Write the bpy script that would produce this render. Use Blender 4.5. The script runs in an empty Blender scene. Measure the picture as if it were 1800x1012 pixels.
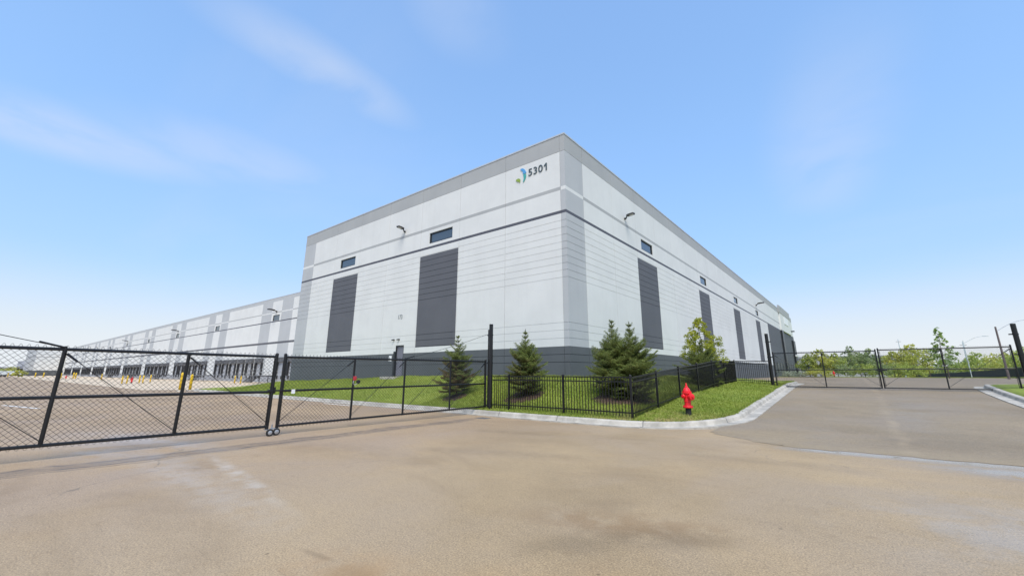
import bpy, math, random
import numpy as np
from math import sin, cos, pi, radians, hypot, sqrt, atan2
from mathutils import Vector, Matrix

S = bpy.context.scene
COL = S.collection
X0, Y0 = -10.916, 17.940          # near corner of the warehouse
H0 = 1.56                         # eye height

# ------------------------------------------------------------------ helpers
class MB:
    def __init__(s): s.v=[]; s.f=[]; s.m=[]
    def face(s, pts, m=0):
        n=len(s.v); s.v+= [tuple(p) for p in pts]; s.f.append(tuple(range(n,n+len(pts)))); s.m.append(m)
    def box(s, x0,x1,y0,y1,z0,z1,m=0):
        n=len(s.v)
        s.v += [(x0,y0,z0),(x1,y0,z0),(x1,y1,z0),(x0,y1,z0),(x0,y0,z1),(x1,y0,z1),(x1,y1,z1),(x0,y1,z1)]
        for q in ((0,3,2,1),(4,5,6,7),(0,1,5,4),(1,2,6,5),(2,3,7,6),(3,0,4,7)):
            s.f.append(tuple(n+i for i in q)); s.m.append(m)
    def tube(s, p, q, r, n=8, r2=None, m=0, caps=True):
        p=Vector(p); q=Vector(q); d=(q-p)
        if d.length<1e-6: return
        d.normalize(); a=d.orthogonal().normalized(); b=d.cross(a)
        r2 = r if r2 is None else r2
        k=len(s.v)
        for i in range(n):
            t=2*pi*i/n; o=a*cos(t)+b*sin(t)
            s.v.append(tuple(p+o*r)); s.v.append(tuple(q+o*r2))
        for i in range(n):
            j=(i+1)%n
            s.f.append((k+2*i,k+2*j,k+2*j+1,k+2*i+1)); s.m.append(m)
        if caps:
            s.f.append(tuple(k+2*i for i in reversed(range(n)))); s.m.append(m)
            s.f.append(tuple(k+2*i+1 for i in range(n))); s.m.append(m)
    def path(s, pts, r, n=6, m=0):
        for i in range(len(pts)-1): s.tube(pts[i],pts[i+1],r[i] if hasattr(r,'__len__') else r,n,r[i+1] if hasattr(r,'__len__') else r,m)
    def lathe(s, prof, o=(0,0,0), n=20, axis='z', m=0):
        k=len(s.v)
        def P(r,h,t):
            a,b=r*cos(t),r*sin(t)
            if axis=='z': return (o[0]+a,o[1]+b,o[2]+h)
            if axis=='x': return (o[0]+h,o[1]+a,o[2]+b)
            return (o[0]+b,o[1]+h,o[2]+a)
        for r,h in prof:
            for i in range(n): s.v.append(P(r,h,2*pi*i/n))
        for j in range(len(prof)-1):
            for i in range(n):
                i2=(i+1)%n
                s.f.append((k+j*n+i,k+j*n+i2,k+(j+1)*n+i2,k+(j+1)*n+i)); s.m.append(m)
        s.f.append(tuple(k+i for i in reversed(range(n)))); s.m.append(m)
        e=k+(len(prof)-1)*n
        s.f.append(tuple(e+i for i in range(n))); s.m.append(m)
    def prism(s, poly, y0, y1, m=0):
        """polygon in x,z pushed from y0 to y1"""
        n=len(poly)
        s.face([(x,y0,z) for x,z in poly],m); s.face([(x,y1,z) for x,z in reversed(poly)],m)
        for i in range(n):
            a=poly[i]; b=poly[(i+1)%n]
            s.face([(a[0],y0,a[1]),(a[0],y1,a[1]),(b[0],y1,b[1]),(b[0],y0,b[1])],m)
    def build(s, name, mats, parent=None, origin=None, smooth=False, bevel=0):
        me=bpy.data.meshes.new(name)
        v=s.v
        if origin is not None: v=[(a-origin[0],b-origin[1],c-origin[2]) for a,b,c in v]
        me.from_pydata(v,[],s.f)
        if not isinstance(mats,(list,tuple)): mats=[mats]
        for m in mats: me.materials.append(m)
        if len(mats)>1: me.polygons.foreach_set('material_index',s.m)
        if smooth: me.polygons.foreach_set('use_smooth',[True]*len(me.polygons))
        me.update()
        o=bpy.data.objects.new(name,me); COL.objects.link(o)
        if parent is not None: o.parent=parent
        elif origin is not None: o.location=origin
        if bevel:
            b=o.modifiers.new('bevel','BEVEL'); b.width=bevel; b.segments=2; b.limit_method='ANGLE'
        return o

def mesh_np(name, V, F, mats, mi=None, parent=None, smooth=False):
    """V (n,3), F (m,k) arrays"""
    me=bpy.data.meshes.new(name); k=F.shape[1]
    me.vertices.add(len(V)); me.vertices.foreach_set('co',np.ascontiguousarray(V,dtype=np.float32).ravel())
    me.loops.add(F.size); me.loops.foreach_set('vertex_index',np.ascontiguousarray(F,dtype=np.int32).ravel())
    me.polygons.add(len(F)); me.polygons.foreach_set('loop_start',np.arange(0,F.size,k,dtype=np.int32))
    for m in (mats if isinstance(mats,(list,tuple)) else [mats]): me.materials.append(m)
    if mi is not None: me.polygons.foreach_set('material_index',np.asarray(mi,dtype=np.int32))
    if smooth: me.polygons.foreach_set('use_smooth',np.ones(len(F),dtype=bool))
    me.update(calc_edges=True); me.validate()
    o=bpy.data.objects.new(name,me); COL.objects.link(o)
    if parent is not None: o.parent=parent
    return o

def tag(o,label=None,cat=None,group=None,kind=None):
    if label: o['label']=label
    if cat: o['category']=cat
    if group: o['group']=group
    if kind: o['kind']=kind
    return o
def thing(name,label,cat,loc=(0,0,0),rz=0,group=None):
    o=bpy.data.objects.new(name,None); COL.objects.link(o); o.empty_display_size=.2
    o.location=loc[:3]; o.rotation_euler=(0,0,rz); return tag(o,label,cat,group)
def dup(o,parent=None):
    c=o.copy(); COL.objects.link(c); c.parent=parent
    for ch in list(o.children): dup(ch,c)
    return c

# ------------------------------------------------------------------ materials
def newmat(name):
    m=bpy.data.materials.new(name); m.use_nodes=True
    nt=m.node_tree; b=nt.nodes['Principled BSDF']
    return m,nt,b
class NT:
    def __init__(s,nt): s.nt=nt
    def n(s,t,**kw):
        x=s.nt.nodes.new(t)
        for k,v in kw.items(): setattr(x,k,v)
        return x
    def l(s,a,b): s.nt.links.new(a,b)
    def math(s,op,a,b=None,clamp=False):
        x=s.n('ShaderNodeMath',operation=op); x.use_clamp=clamp
        for i,q in enumerate((a,b)):
            if q is None: continue
            if isinstance(q,(int,float)): x.inputs[i].default_value=q
            else: s.l(q,x.inputs[i])
        return x.outputs[0]
    def rng(s,v,a,b,c=0.,d=1.):
        x=s.n('ShaderNodeMapRange'); x.interpolation_type='SMOOTHSTEP'
        s.l(v,x.inputs[0])
        for i,q in enumerate((a,b,c,d)): x.inputs[i+1].default_value=q
        return x.outputs[0]
    def noise(s,vec,scale,detail=4,rough=.55,dist=0):
        x=s.n('ShaderNodeTexNoise'); s.l(vec,x.inputs['Vector'])
        x.inputs['Scale'].default_value=scale; x.inputs['Detail'].default_value=detail
        x.inputs['Roughness'].default_value=rough; x.inputs['Distortion'].default_value=dist
        return x.outputs[0]
    def mix(s,f,a,b,mode='MIX'):
        x=s.n('ShaderNodeMix',data_type='RGBA',blend_type=mode)
        for i,q in ((0,f),(6,a),(7,b)):
            if isinstance(q,(int,float)): x.inputs[i].default_value=q
            elif isinstance(q,tuple): x.inputs[i].default_value=(*q,1)
            else: s.l(q,x.inputs[i])
        return x.outputs[2]
    def scale(s,vec,k):
        x=s.n('ShaderNodeVectorMath',operation='MULTIPLY'); s.l(vec,x.inputs[0]); x.inputs[1].default_value=k
        return x.outputs[0]
    def bump(s,h,strength,dist,bsdf):
        x=s.n('ShaderNodeBump'); x.inputs['Strength'].default_value=strength; x.inputs['Distance'].default_value=dist
        s.l(h,x.inputs['Height']); s.l(x.outputs[0],bsdf.inputs['Normal'])

def mat(name,col,rough=.6,var=.12,scale=2.,fine=40.,bump=.0,metal=0.,spec=.5,streak=0.,coords='pos'):
    m,nt,b=newmat(name); g=NT(nt)
    pos=g.n('ShaderNodeNewGeometry').outputs['Position'] if coords=='pos' else g.n('ShaderNodeTexCoord').outputs['Object']
    n1=g.noise(pos,scale,5,.6); n2=g.noise(pos,fine,3,.6)
    dark=tuple(c*(1-var) for c in col); light=tuple(min(1,c*(1+var)) for c in col)
    c=g.mix(g.rng(n1,.3,.7),dark,light)
    c=g.mix(g.math('MULTIPLY',g.rng(n2,.35,.65),var*.6),c,tuple(q*.6 for q in col))
    if streak:
        st=g.noise(g.scale(pos,(3.2,3.2,.12)),1.,5,.65)
        c=g.mix(g.math('MULTIPLY',g.rng(st,.45,.75),streak),c,tuple(q*.72 for q in col))
    g.l(c,b.inputs['Base Color'])
    r=g.math('ADD',g.math('MULTIPLY',n1,.2),rough-.1); g.l(r,b.inputs['Roughness'])
    b.inputs['Metallic'].default_value=metal; b.inputs['Specular IOR Level'].default_value=spec
    if bump: g.bump(n2,.6,bump,b)
    return m

M={}
WALLF=dict(rough=.75,var=.035,scale=.5,fine=25,streak=.10)
M['white']=mat('painted_concrete_white',(.69,.69,.66),**WALLF)
M['grey']=mat('painted_concrete_grey',(.385,.39,.38),**WALLF)
M['midgrey']=mat('painted_concrete_pale',(.455,.465,.465),**WALLF)
M['band']=mat('painted_band_grey',(.395,.40,.39),**WALLF)
M['dark']=mat('painted_concrete_dark',(.108,.110,.121),rough=.7,var=.07,scale=.5,fine=25,streak=.12)
M['stripe']=mat('painted_stripe',(.088,.090,.108),rough=.7,var=.05,scale=.5,fine=25)
M['base']=mat('painted_base',(.100,.108,.114),rough=.7,var=.07,scale=.6,fine=25,streak=.1)
M['joint']=mat('joint_sealant',(.40,.41,.41),rough=.8,var=.05)
M['jointdark']=mat('joint_shadow_paint',(.045,.047,.055),rough=.8,var=.05)
M['conc']=mat('dock_concrete',(.33,.34,.36),rough=.85,var=.12,scale=.8,fine=20,streak=.3)
M['coping']=mat('metal_coping',(.55,.56,.56),rough=.45,var=.04,metal=.3)
M['roofm']=mat('roof_membrane',(.6,.6,.58),rough=.8)
M['black']=mat('black_vinyl_coating',(.006,.006,.0065),rough=.40,var=.2,scale=6,fine=60)
M['blackwire']=mat('black_wire_coating',(.018,.018,.018),rough=.5,var=.1)
M['blackpost']=mat('black_pipe_coating',(.007,.007,.007),rough=.30,var=.25,scale=3,fine=30)
M['fence']=mat('black_powder_coat',(.005,.005,.006),rough=.34,var=.2,scale=4,fine=50)
M['rubber']=mat('rubber',(.02,.02,.02),rough=.8)
M['galv']=mat('galvanised_steel',(.42,.43,.44),rough=.5,metal=.6)
M['red']=mat('hydrant_red_paint',(.78,.012,.020),rough=.38,var=.14,scale=8,fine=60)
M['lockred']=mat('lock_red',(.45,.03,.04),rough=.4)
M['yellow']=mat('safety_yellow',(.80,.52,.02),rough=.5,var=.1)
M['frame']=mat('dark_aluminium',(.02,.024,.026),rough=.4,var=.1)
M['lampm']=mat('lamp_bronze',(.028,.028,.03),rough=.45,var=.1)
M['lens']=mat('lamp_lens',(.5,.5,.5),rough=.25)
M['doorm']=mat('door_paint',(.17,.17,.20),rough=.5,var=.04)
M['sealblk']=mat('dock_seal_fabric',(.018,.018,.02),rough=.85,var=.2)
M['header']=mat('dock_header_fabric',(.11,.112,.118),rough=.85,var=.3,scale=1.5)
M['dockdoor']=mat('dock_door_panel',(.42,.43,.45),rough=.6,var=.15,scale=.6)
M['numer']=mat('number_charcoal',(.06,.085,.095),rough=.5,var=.03)
M['blue']=mat('logo_blue',(.10,.33,.62),rough=.4,var=.03)
M['teal']=mat('logo_teal',(.06,.36,.33),rough=.4,var=.03)
M['green']=mat('logo_green',(.26,.36,.05),rough=.4,var=.03)
M['paper']=mat('white_plate',(.8,.8,.8),rough=.5,var=.03)
M['kerb']=mat('kerb_concrete',(.44,.405,.345),rough=.85,var=.26,scale=2.2,fine=22,bump=.004)
M['bark']=mat('bark',(.10,.075,.055),rough=.9,var=.3,scale=15,fine=80,bump=.01)
M['mulch']=mat('mulch',(.085,.045,.033),rough=.95,var=.5,scale=14,fine=70,bump=.02)
M['wood']=mat('weathered_pole',(.15,.12,.11),rough=.85,var=.2,scale=3)
M['polegrey']=mat('grey_pole',(.58,.61,.65),rough=.6)
M['screen']=mat('black_privacy_screen',(.014,.015,.018),rough=.85,var=.3,scale=1.,fine=15)
M['farwall']=mat('far_precast',(.42,.40,.40),rough=.8,var=.08,scale=.1,fine=1)
M['farroof']=mat('far_roof',(.30,.30,.31),rough=.8,var=.08,scale=.1,fine=1)
M['farwhite']=mat('far_white',(.62,.66,.65),rough=.6,var=.05,scale=.3,fine=2)
M['farglass']=mat('far_window',(.05,.06,.07),rough=.2,var=.05)
M['paint']=mat('road_paint',(.72,.71,.68),rough=.7,var=.15,scale=4,fine=40)
M['patch']=mat('asphalt_patch',(.12,.115,.11),rough=.85,var=.2,scale=6,fine=80)

def glassmat():
    m,nt,b=newmat('window_glass'); g=NT(nt)
    b.inputs['Base Color'].default_value=(.045,.06,.07,1); b.inputs['Roughness'].default_value=.04
    b.inputs['Specular IOR Level'].default_value=1.0; b.inputs['IOR'].default_value=1.6
    return m
M['glass']=glassmat()

def leafmat(name,cols,scale=1.2,rough=.55,trans=.25):
    m,nt,b=newmat(name); g=NT(nt)
    pos=g.n('ShaderNodeNewGeometry').outputs['Position']
    n1=g.noise(pos,scale,3,.6); n2=g.noise(pos,scale*9,2,.6)
    c=g.mix(g.rng(n1,.35,.65),cols[0],cols[1])
    c=g.mix(g.rng(n2,.5,.72),c,cols[2])
    g.l(c,b.inputs['Base Color']); b.inputs['Roughness'].default_value=rough
    b.inputs['Specular IOR Level'].default_value=.35
    if trans:
        t=g.n('ShaderNodeBsdfTranslucent'); g.l(c,t.inputs[0])
        mx=g.n('ShaderNodeMixShader'); mx.inputs[0].default_value=trans
        g.l(b.outputs[0],mx.inputs[1]); g.l(t.outputs[0],mx.inputs[2])
        g.l(mx.outputs[0],nt.nodes['Material Output'].inputs[0])
    return m
M['needle']=leafmat('spruce_needles',[(0.095,0.127,0.025),(0.154,0.190,0.038),(0.251,0.254,0.062)],1.8,.6,.12)
M['needletip']=leafmat('spruce_new_growth',[(0.138,0.196,0.040),(0.184,0.230,0.050),(0.230,0.270,0.070)],2.5,.6,.15)
M['needlebrown']=leafmat('spruce_dry_needles',[(.16,.10,.05),(.13,.11,.045),(.21,.14,.065)],2.5,.7,.1)
M['leafyel']=leafmat('yellow_green_leaves',[(0.304,0.360,0.034),(0.456,0.459,0.052),(0.580,0.522,0.069)],1.6,.5,.45)
M['leafgrn']=leafmat('green_leaves',[(0.195,0.312,0.058),(0.273,0.390,0.078),(0.364,0.455,0.104)],1.2,.5,.3)
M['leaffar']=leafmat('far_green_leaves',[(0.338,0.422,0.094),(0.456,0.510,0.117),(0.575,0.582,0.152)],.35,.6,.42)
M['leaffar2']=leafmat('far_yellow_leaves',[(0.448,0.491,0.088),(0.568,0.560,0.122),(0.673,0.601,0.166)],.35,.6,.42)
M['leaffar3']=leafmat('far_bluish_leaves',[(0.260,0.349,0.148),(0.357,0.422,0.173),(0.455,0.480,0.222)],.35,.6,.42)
M['leafsilver']=leafmat('silver_shrub_leaves',[(.30,.36,.24),(.38,.43,.30),(.46,.49,.38)],1.,.6,.2)

def lawnmat(name,dry=0.25):
    m,nt,b=newmat(name); g=NT(nt)
    pos=g.n('ShaderNodeNewGeometry').outputs['Position']
    n1=g.noise(pos,.35,4,.6,.3); n2=g.noise(pos,3.5,5,.65); n3=g.noise(pos,45,3,.6)
    c=g.mix(g.rng(n1,.35,.65),(.21,.265,.04),(.265,.32,.05))
    c=g.mix(g.math('MULTIPLY',g.rng(n2,.5,.75),.55),c,(.28,.33,.07))
    sx=g.n('ShaderNodeSeparateXYZ'); g.l(pos,sx.inputs[0])
    # straw coloured wear along the front kerb corner
    ed=g.math('MULTIPLY',g.rng(sx.outputs[1],15.2,12.9),g.rng(sx.outputs[0],-7.5,-4.6))
    wear=g.math('MULTIPLY',g.math('ADD',ed,dry*.5),g.rng(g.noise(pos,2.2,5,.7),.42,.62),True)
    c=g.mix(g.math('MULTIPLY',wear,.75),c,(.42,.36,.15))
    c=g.mix(g.math('MULTIPLY',g.rng(n3,.4,.7),.35),c,(.075,.115,.018))
    g.l(c,b.inputs['Base Color']); b.inputs['Roughness'].default_value=.8; b.inputs['Specular IOR Level'].default_value=.2
    g.bump(n3,.8,.03,b)
    return m
M['lawn']=lawnmat('lawn_turf')
def blademat():
    m,nt,b=newmat('grass_blades'); g=NT(nt)
    pos=g.n('ShaderNodeNewGeometry').outputs['Position']
    sx=g.n('ShaderNodeSeparateXYZ'); g.l(pos,sx.inputs[0])
    n1=g.noise(pos,.45,4,.6,.4); n2=g.noise(pos,2.2,5,.7); n3=g.noise(pos,14,3,.7)
    c=g.mix(g.rng(n1,.36,.64),(.225,.305,.040),(.30,.36,.055))
    c=g.mix(g.math('MULTIPLY',g.rng(n3,.5,.7),.6),c,(.40,.43,.10))
    c=g.mix(g.math('MULTIPLY',g.rng(n3,.46,.3),.55),c,(.16,.225,.03))
    ed=g.math('MULTIPLY',g.rng(sx.outputs[1],15.4,12.7),g.rng(sx.outputs[0],-8.5,-4.6))
    wear=g.math('MULTIPLY',g.math('ADD',ed,.16),g.rng(n2,.40,.60),True)
    c=g.mix(g.math('MULTIPLY',wear,.85),c,(.47,.385,.16))
    g.l(c,b.inputs['Base Color']); b.inputs['Roughness'].default_value=.55; b.inputs['Specular IOR Level'].default_value=.3
    t=g.n('ShaderNodeBsdfTranslucent'); g.l(c,t.inputs[0]); mx=g.n('ShaderNodeMixShader'); mx.inputs[0].default_value=.3
    g.l(b.outputs[0],mx.inputs[1]); g.l(t.outputs[0],mx.inputs[2]); g.l(mx.outputs[0],nt.nodes['Material Output'].inputs[0])
    return m
M['blade']=blademat()

def gaussmask(g,X,Y,cx,cy,rx,ry,a=0.):
    dx=g.math('SUBTRACT',X,cx); dy=g.math('SUBTRACT',Y,cy)
    u=g.math('ADD',g.math('MULTIPLY',dx,cos(a)),g.math('MULTIPLY',dy,sin(a)))
    v=g.math('ADD',g.math('MULTIPLY',dx,-sin(a)),g.math('MULTIPLY',dy,cos(a)))
    u=g.math('DIVIDE',u,rx); v=g.math('DIVIDE',v,ry)
    r=g.math('SQRT',g.math('ADD',g.math('MULTIPLY',u,u),g.math('MULTIPLY',v,v)))
    return g.rng(r,1.,.15)

def pavemat(name,base,kind):
    m,nt,b=newmat(name); g=NT(nt)
    pos=g.n('ShaderNodeNewGeometry').outputs['Position']
    sx=g.n('ShaderNodeSeparateXYZ'); g.l(pos,sx.inputs[0]); X,Y=sx.outputs[0],sx.outputs[1]
    big=g.noise(pos,.16,5,.6,.5); med=g.noise(pos,.9,5,.62,.4); fine=g.noise(pos,55,4,.75); agg=g.noise(pos,19,3,.7)
    st=g.noise(g.scale(pos,(.5,1.9,1)),.8,5,.6,.8)
    D=tuple(c*.74 for c in base); L=tuple(c*1.16 for c in base)
    c=g.mix(g.rng(big,.32,.68),D,L)
    c=g.mix(g.math('MULTIPLY',g.rng(med,.5,.72),.35),c,tuple(q*k for q,k in zip(base,(.80,.76,.72))))
    c=g.mix(g.math('MULTIPLY',g.rng(st,.55,.75),.35),c,tuple(q*k for q,k in zip(base,(1.15,1.12,1.08))))
    c=g.mix(g.math('MULTIPLY',g.rng(fine,.54,.68),.55),c,tuple(q*1.55 for q in base))
    c=g.mix(g.math('MULTIPLY',g.rng(fine,.46,.33),.60),c,tuple(q*.42 for q in base))
    c=g.mix(g.math('MULTIPLY',g.rng(agg,.60,.68),.5),c,tuple(q*.5 for q in base))
    tone=g.noise(pos,.28,4,.6,.6)
    c=g.mix(g.math('MULTIPLY',g.rng(tone,.40,.66),.75),c,tuple(q*k for q,k in zip(base,(.94,.99,1.20))))
    g1=g.noise(pos,60,2,.85); g2=g.noise(pos,13,3,.8); g3=g.noise(pos,5.5,4,.75)
    c=g.mix(g.math('MULTIPLY',g.rng(g1,.50,.62),.42),c,tuple(q*1.75 for q in base))
    c=g.mix(g.math('MULTIPLY',g.rng(g1,.47,.36),.55),c,tuple(q*.34 for q in base))
    c=g.mix(g.math('MULTIPLY',g.rng(g2,.50,.62),.09),c,tuple(q*1.5 for q in base))
    c=g.mix(g.math('MULTIPLY',g.rng(g2,.47,.36),.15),c,tuple(q*.45 for q in base))
    c=g.mix(g.math('MULTIPLY',g.rng(g3,.56,.70),.28),c,tuple(q*k for q,k in zip(base,(.62,.58,.55))))
    bl=g.noise(g.scale(pos,(.35,.8,1)),.75,5,.62,.7)
    c=g.mix(g.math('MULTIPLY',g.rng(bl,.52,.72),.42),c,tuple(q*k for q,k in zip(base,(.60,.58,.57))))
    c=g.mix(g.math('MULTIPLY',g.rng(bl,.44,.28),.30),c,tuple(q*k for q,k in zip(base,(1.25,1.24,1.22))))
    vs=g.n('ShaderNodeTexVoronoi'); g.l(pos,vs.inputs['Vector']); vs.inputs['Scale'].default_value=2.3
    spot=g.math('MULTIPLY',g.rng(vs.outputs['Distance'],.055,.03),g.rng(g.noise(pos,.7,2,.5),.52,.6))
    c=g.mix(g.math('MULTIPLY',spot,.75),c,tuple(q*.3 for q in base))
    rough=g.math('ADD',.62,g.math('MULTIPLY',med,.25))
    if kind=='main':
        wob=g.noise(pos,.55,4,.6); wob2=g.noise(pos,2.5,4,.6)
        # rubber marks left by the rolling gate wheels and turning lorries
        xr=g.math('ADD',X,g.math('MULTIPLY',g.math('SUBTRACT',wob,.5),.9))
        tm=None
        for cx,w,k in ((-10.80,.42,.42),(-10.62,.07,.75),(-10.98,.08,.7),(-10.45,.05,.5)):
            d=g.math('ABSOLUTE',g.math('SUBTRACT',xr,cx))
            t=g.math('MULTIPLY',g.rng(d,w,w*.25),k)
            tm=t if tm is None else g.math('MAXIMUM',tm,t)
        ymask=g.math('MULTIPLY',g.rng(Y,-3.5,0.),g.rng(Y,12.2,10.2))
        tm=g.math('MULTIPLY',g.math('MULTIPLY',tm,ymask),g.rng(wob2,.18,.55))
        c=g.mix(tm,c,(.065,.062,.060))
        # brownish oil and soil stains
        s1=gaussmask(g,X,Y,-3.1,2.05,1.1,.35,-.3); s2=gaussmask(g,X,Y,-2.2,4.6,1.7,.55,.35); s3=gaussmask(g,X,Y,-3.6,1.75,.8,.3,.2)
        sm=None
        for cx,cy,rx,ry,a,k in ((-1.75,4.45,1.1,.42,.55,.55),(-2.35,3.75,.9,.4,.8,.4),(-3.95,2.19,.42,.06,.10,.5),(-5.6,6.9,3.2,.5,.35,.25),(-7.5,9.3,3.,.45,.2,.25),(-9.,5.,3.,1.2,.2,.22),(-1.4,9.2,2.5,.5,.1,.22)):
            q=g.math('MULTIPLY',gaussmask(g,X,Y,cx,cy,rx,ry,a),k); sm=q if sm is None else g.math('MAXIMUM',sm,q)
        sm=g.math('MULTIPLY',sm,g.rng(wob2,.22,.6)); c=g.mix(sm,c,tuple(q*k for q,k in zip(base,(.42,.42,.42))))
        og=g.math('MAXIMUM',gaussmask(g,X,Y,-3.2,2.1,1.3,.75,.1),g.math('MULTIPLY',gaussmask(g,X,Y,-1.9,2.9,1.5,.7,.6),.8))
        c=g.mix(g.math('MULTIPLY',g.math('MULTIPLY',og,g.rng(wob2,.25,.7)),.55),c,tuple(q*k for q,k in zip(base,(1.12,.95,.76))))
        pk=g.rng(X,-4.5,-10.)
        c=g.mix(g.math('MULTIPLY',pk,.6),c,g.mix(1.,c,(.93,.90,1.0),'MULTIPLY'))
        ltr=g.math('MULTIPLY',gaussmask(g,X,Y,-7.9,2.9,3.2,.20,-.12),g.rng(wob2,.36,.66)); c=g.mix(g.math('MULTIPLY',ltr,.38),c,(.58,.55,.50))
        stn=g.math('MULTIPLY',g.math('MAXIMUM',g.math('MAXIMUM',s1,s2),s3),g.rng(wob2,.35,.6))
        c=g.mix(g.math('MULTIPLY',stn,.55),c,tuple(q*k for q,k in zip(base,(.66,.56,.46))))
        # pale dusty drag trail
        tr=gaussmask(g,X,Y,-8.6,2.35,5.4,.55,-.02)
        tr2=gaussmask(g,X,Y,-13.,3.0,4.,.5,.25)
        c=g.mix(g.math('MULTIPLY',g.math('MULTIPLY',g.math('MAXIMUM',tr,tr2),g.rng(wob2,.30,.65)),.26),c,(.48,.45,.42))
        # hairline cracks
        vo=g.n('ShaderNodeTexVoronoi',feature='DISTANCE_TO_EDGE'); vo.inputs['Scale'].default_value=.16
        wv=g.n('ShaderNodeVectorMath',operation='ADD'); g.l(pos,wv.inputs[0])
        nz=g.n('ShaderNodeTexNoise'); g.l(pos,nz.inputs['Vector']); nz.inputs['Scale'].default_value=.8; nz.inputs['Detail'].default_value=5
        g.l(g.scale(nz.outputs[1],(2.2,2.2,0)),wv.inputs[1]); g.l(wv.outputs[0],vo.inputs['Vector'])
        cr=g.math('MULTIPLY',g.rng(vo.outputs['Distance'],.0022,.0006),g.rng(big,.5,.6))
        c=g.mix(g.math('MULTIPLY',cr,.55),c,(.07,.065,.06))
        # damp areas: smoother film of water
        d1=gaussmask(g,X,Y,-12.5,2.5,7.5,2.3,.05); d2=gaussmask(g,X,Y,1.5,6.6,3.4,3.2,.5)
        yj=g.math('ADD',Y,g.math('MULTIPLY',g.math('SUBTRACT',wob,.5),.5))
        slope=g.math('SUBTRACT',yj,g.math('ADD',11.27,g.math('MULTIPLY',X,.06)))
        gut=g.math('MULTIPLY',g.rng(g.math('ABSOLUTE',g.math('ADD',slope,.12)),.55,.05),g.rng(X,-2.2,-.9))
        pud=gaussmask(g,X,Y,2.1,10.55,2.3,.85,.1)
        wet=g.math('MAXIMUM',g.math('MULTIPLY',d1,.9),g.math('MULTIPLY',d2,1.1))
        wet=g.math('MULTIPLY',wet,g.rng(med,.30,.62))
        hard=g.math('MAXIMUM',gut,g.math('MULTIPLY',pud,g.rng(wob2,.30,.46)))
        c=g.mix(g.math('MULTIPLY',hard,.35),c,tuple(q*.6 for q in base))
        rough=g.math('SUBTRACT',rough,g.math('MULTIPLY',wet,.50))
        rough=g.math('SUBTRACT',rough,g.math('MULTIPLY',hard,.62))
        rough=g.math('MAXIMUM',rough,.05)
        hb=g.math('MULTIPLY',g.math('ADD',fine,g.math('ADD',agg,g1)),g.math('SUBTRACT',1.,g.math('MULTIPLY',g.math('MAXIMUM',hard,g.math('MULTIPLY',wet,.75)),.97)))
    else:
        # tyre polish and pale centre seam
        seam=g.math('MULTIPLY',g.math('MULTIPLY',g.rng(g.math('ABSOLUTE',g.math('SUBTRACT',g.math('ADD',X,g.math('MULTIPLY',med,.5)),.85)),.22,.0),g.rng(st,.4,.65)),.30)
        c=g.mix(seam,c,tuple(q*1.7 for q in base))
        d1=gaussmask(g,X,Y,1.2,19.,1.5,8.,0.)
        rough=g.math('SUBTRACT',rough,g.math('MULTIPLY',g.math('MULTIPLY',d1,g.rng(med,.35,.6)),.22))
        hb=g.math('ADD',fine,g.math('ADD',agg,g1))
        # tan grit tracked over the joint with the yard
        ln=g.math('SUBTRACT',Y,g.math('MULTIPLY',X,.06))
        gr=g.math('MULTIPLY',g.rng(g.math('ADD',ln,g.math('MULTIPLY',g.math('SUBTRACT',g3,.5),1.6)),13.0,11.4),.40)
        c=g.mix(gr,c,(.36,.27,.16))
    g.l(c,b.inputs['Base Color']); g.l(rough,b.inputs['Roughness']); b.inputs['Specular IOR Level'].default_value=.45
    g.bump(hb,.55,.008,b)
    return m
M['pave']=pavemat('tan_pavement',(.375,.268,.148),'main')
M['asph']=pavemat('driveway_asphalt',(.272,.207,.127),'drive')
M['apron']=mat('apron_concrete',(.60,.475,.33),rough=.75,var=.08,scale=.2,fine=6)
M['ground']=mat('far_ground',(.20,.21,.11),rough=.9,var=.2,scale=.02,fine=1)

# ------------------------------------------------------------------ terrain profile
def d_road(y):
    t=np.clip((np.asarray(y,float)-12.6)/16.4,0,1)
    return .85*(t*.93+.07*t*t*(3-2*t))
def smooth(t):
    t=np.clip(t,0,1); return t*t*(3-2*t)

# kerb line (front edge of the gutter) of the left island
front=[(-48.6,16.2),(-49.3,15.0),(-49.2,13.6),(-48.0,12.6),(-46.0,12.2),(-36.,12.15),(-26.,12.1),(-16.,12.1),(-8.2,12.02),(-6.2,12.05)]
cx_,cy_,R_=-6.2,15.55,3.5
for k in range(1,10):
    a=-pi/2+k*(pi/2)/9; front.append((cx_+R_*cos(a),cy_+R_*sin(a)))
front+=[(-2.70,18),(-2.70,21),(-2.70,24),(-2.70,27),(-2.70,30),(-2.72,33.)]
for k in range(1,7):
    a=k*(pi/2)/6; front.append((-4.72+2.0*cos(a),33.2+2.0*sin(a)))
front+=[(-7.0,35.25),(-10.2,35.3)]
front=np.array(front)
def resample(P,step):
    out=[P[0]]
    for a,b in zip(P[:-1],P[1:]):
        n=max(1,int(np.hypot(*(b-a))/step))
        for i in range(1,n+1): out.append(a+(b-a)*i/n)
    return np.array(out)
def normals(P):   # left normals of the path
    T=np.gradient(P,axis=0); T/=np.linalg.norm(T,axis=1)[:,None]
    return np.stack([-T[:,1],T[:,0]],1)
KP=resample(front,.6); KN=normals(KP)     # path runs anticlockwise: left normal points into the lawn
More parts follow.
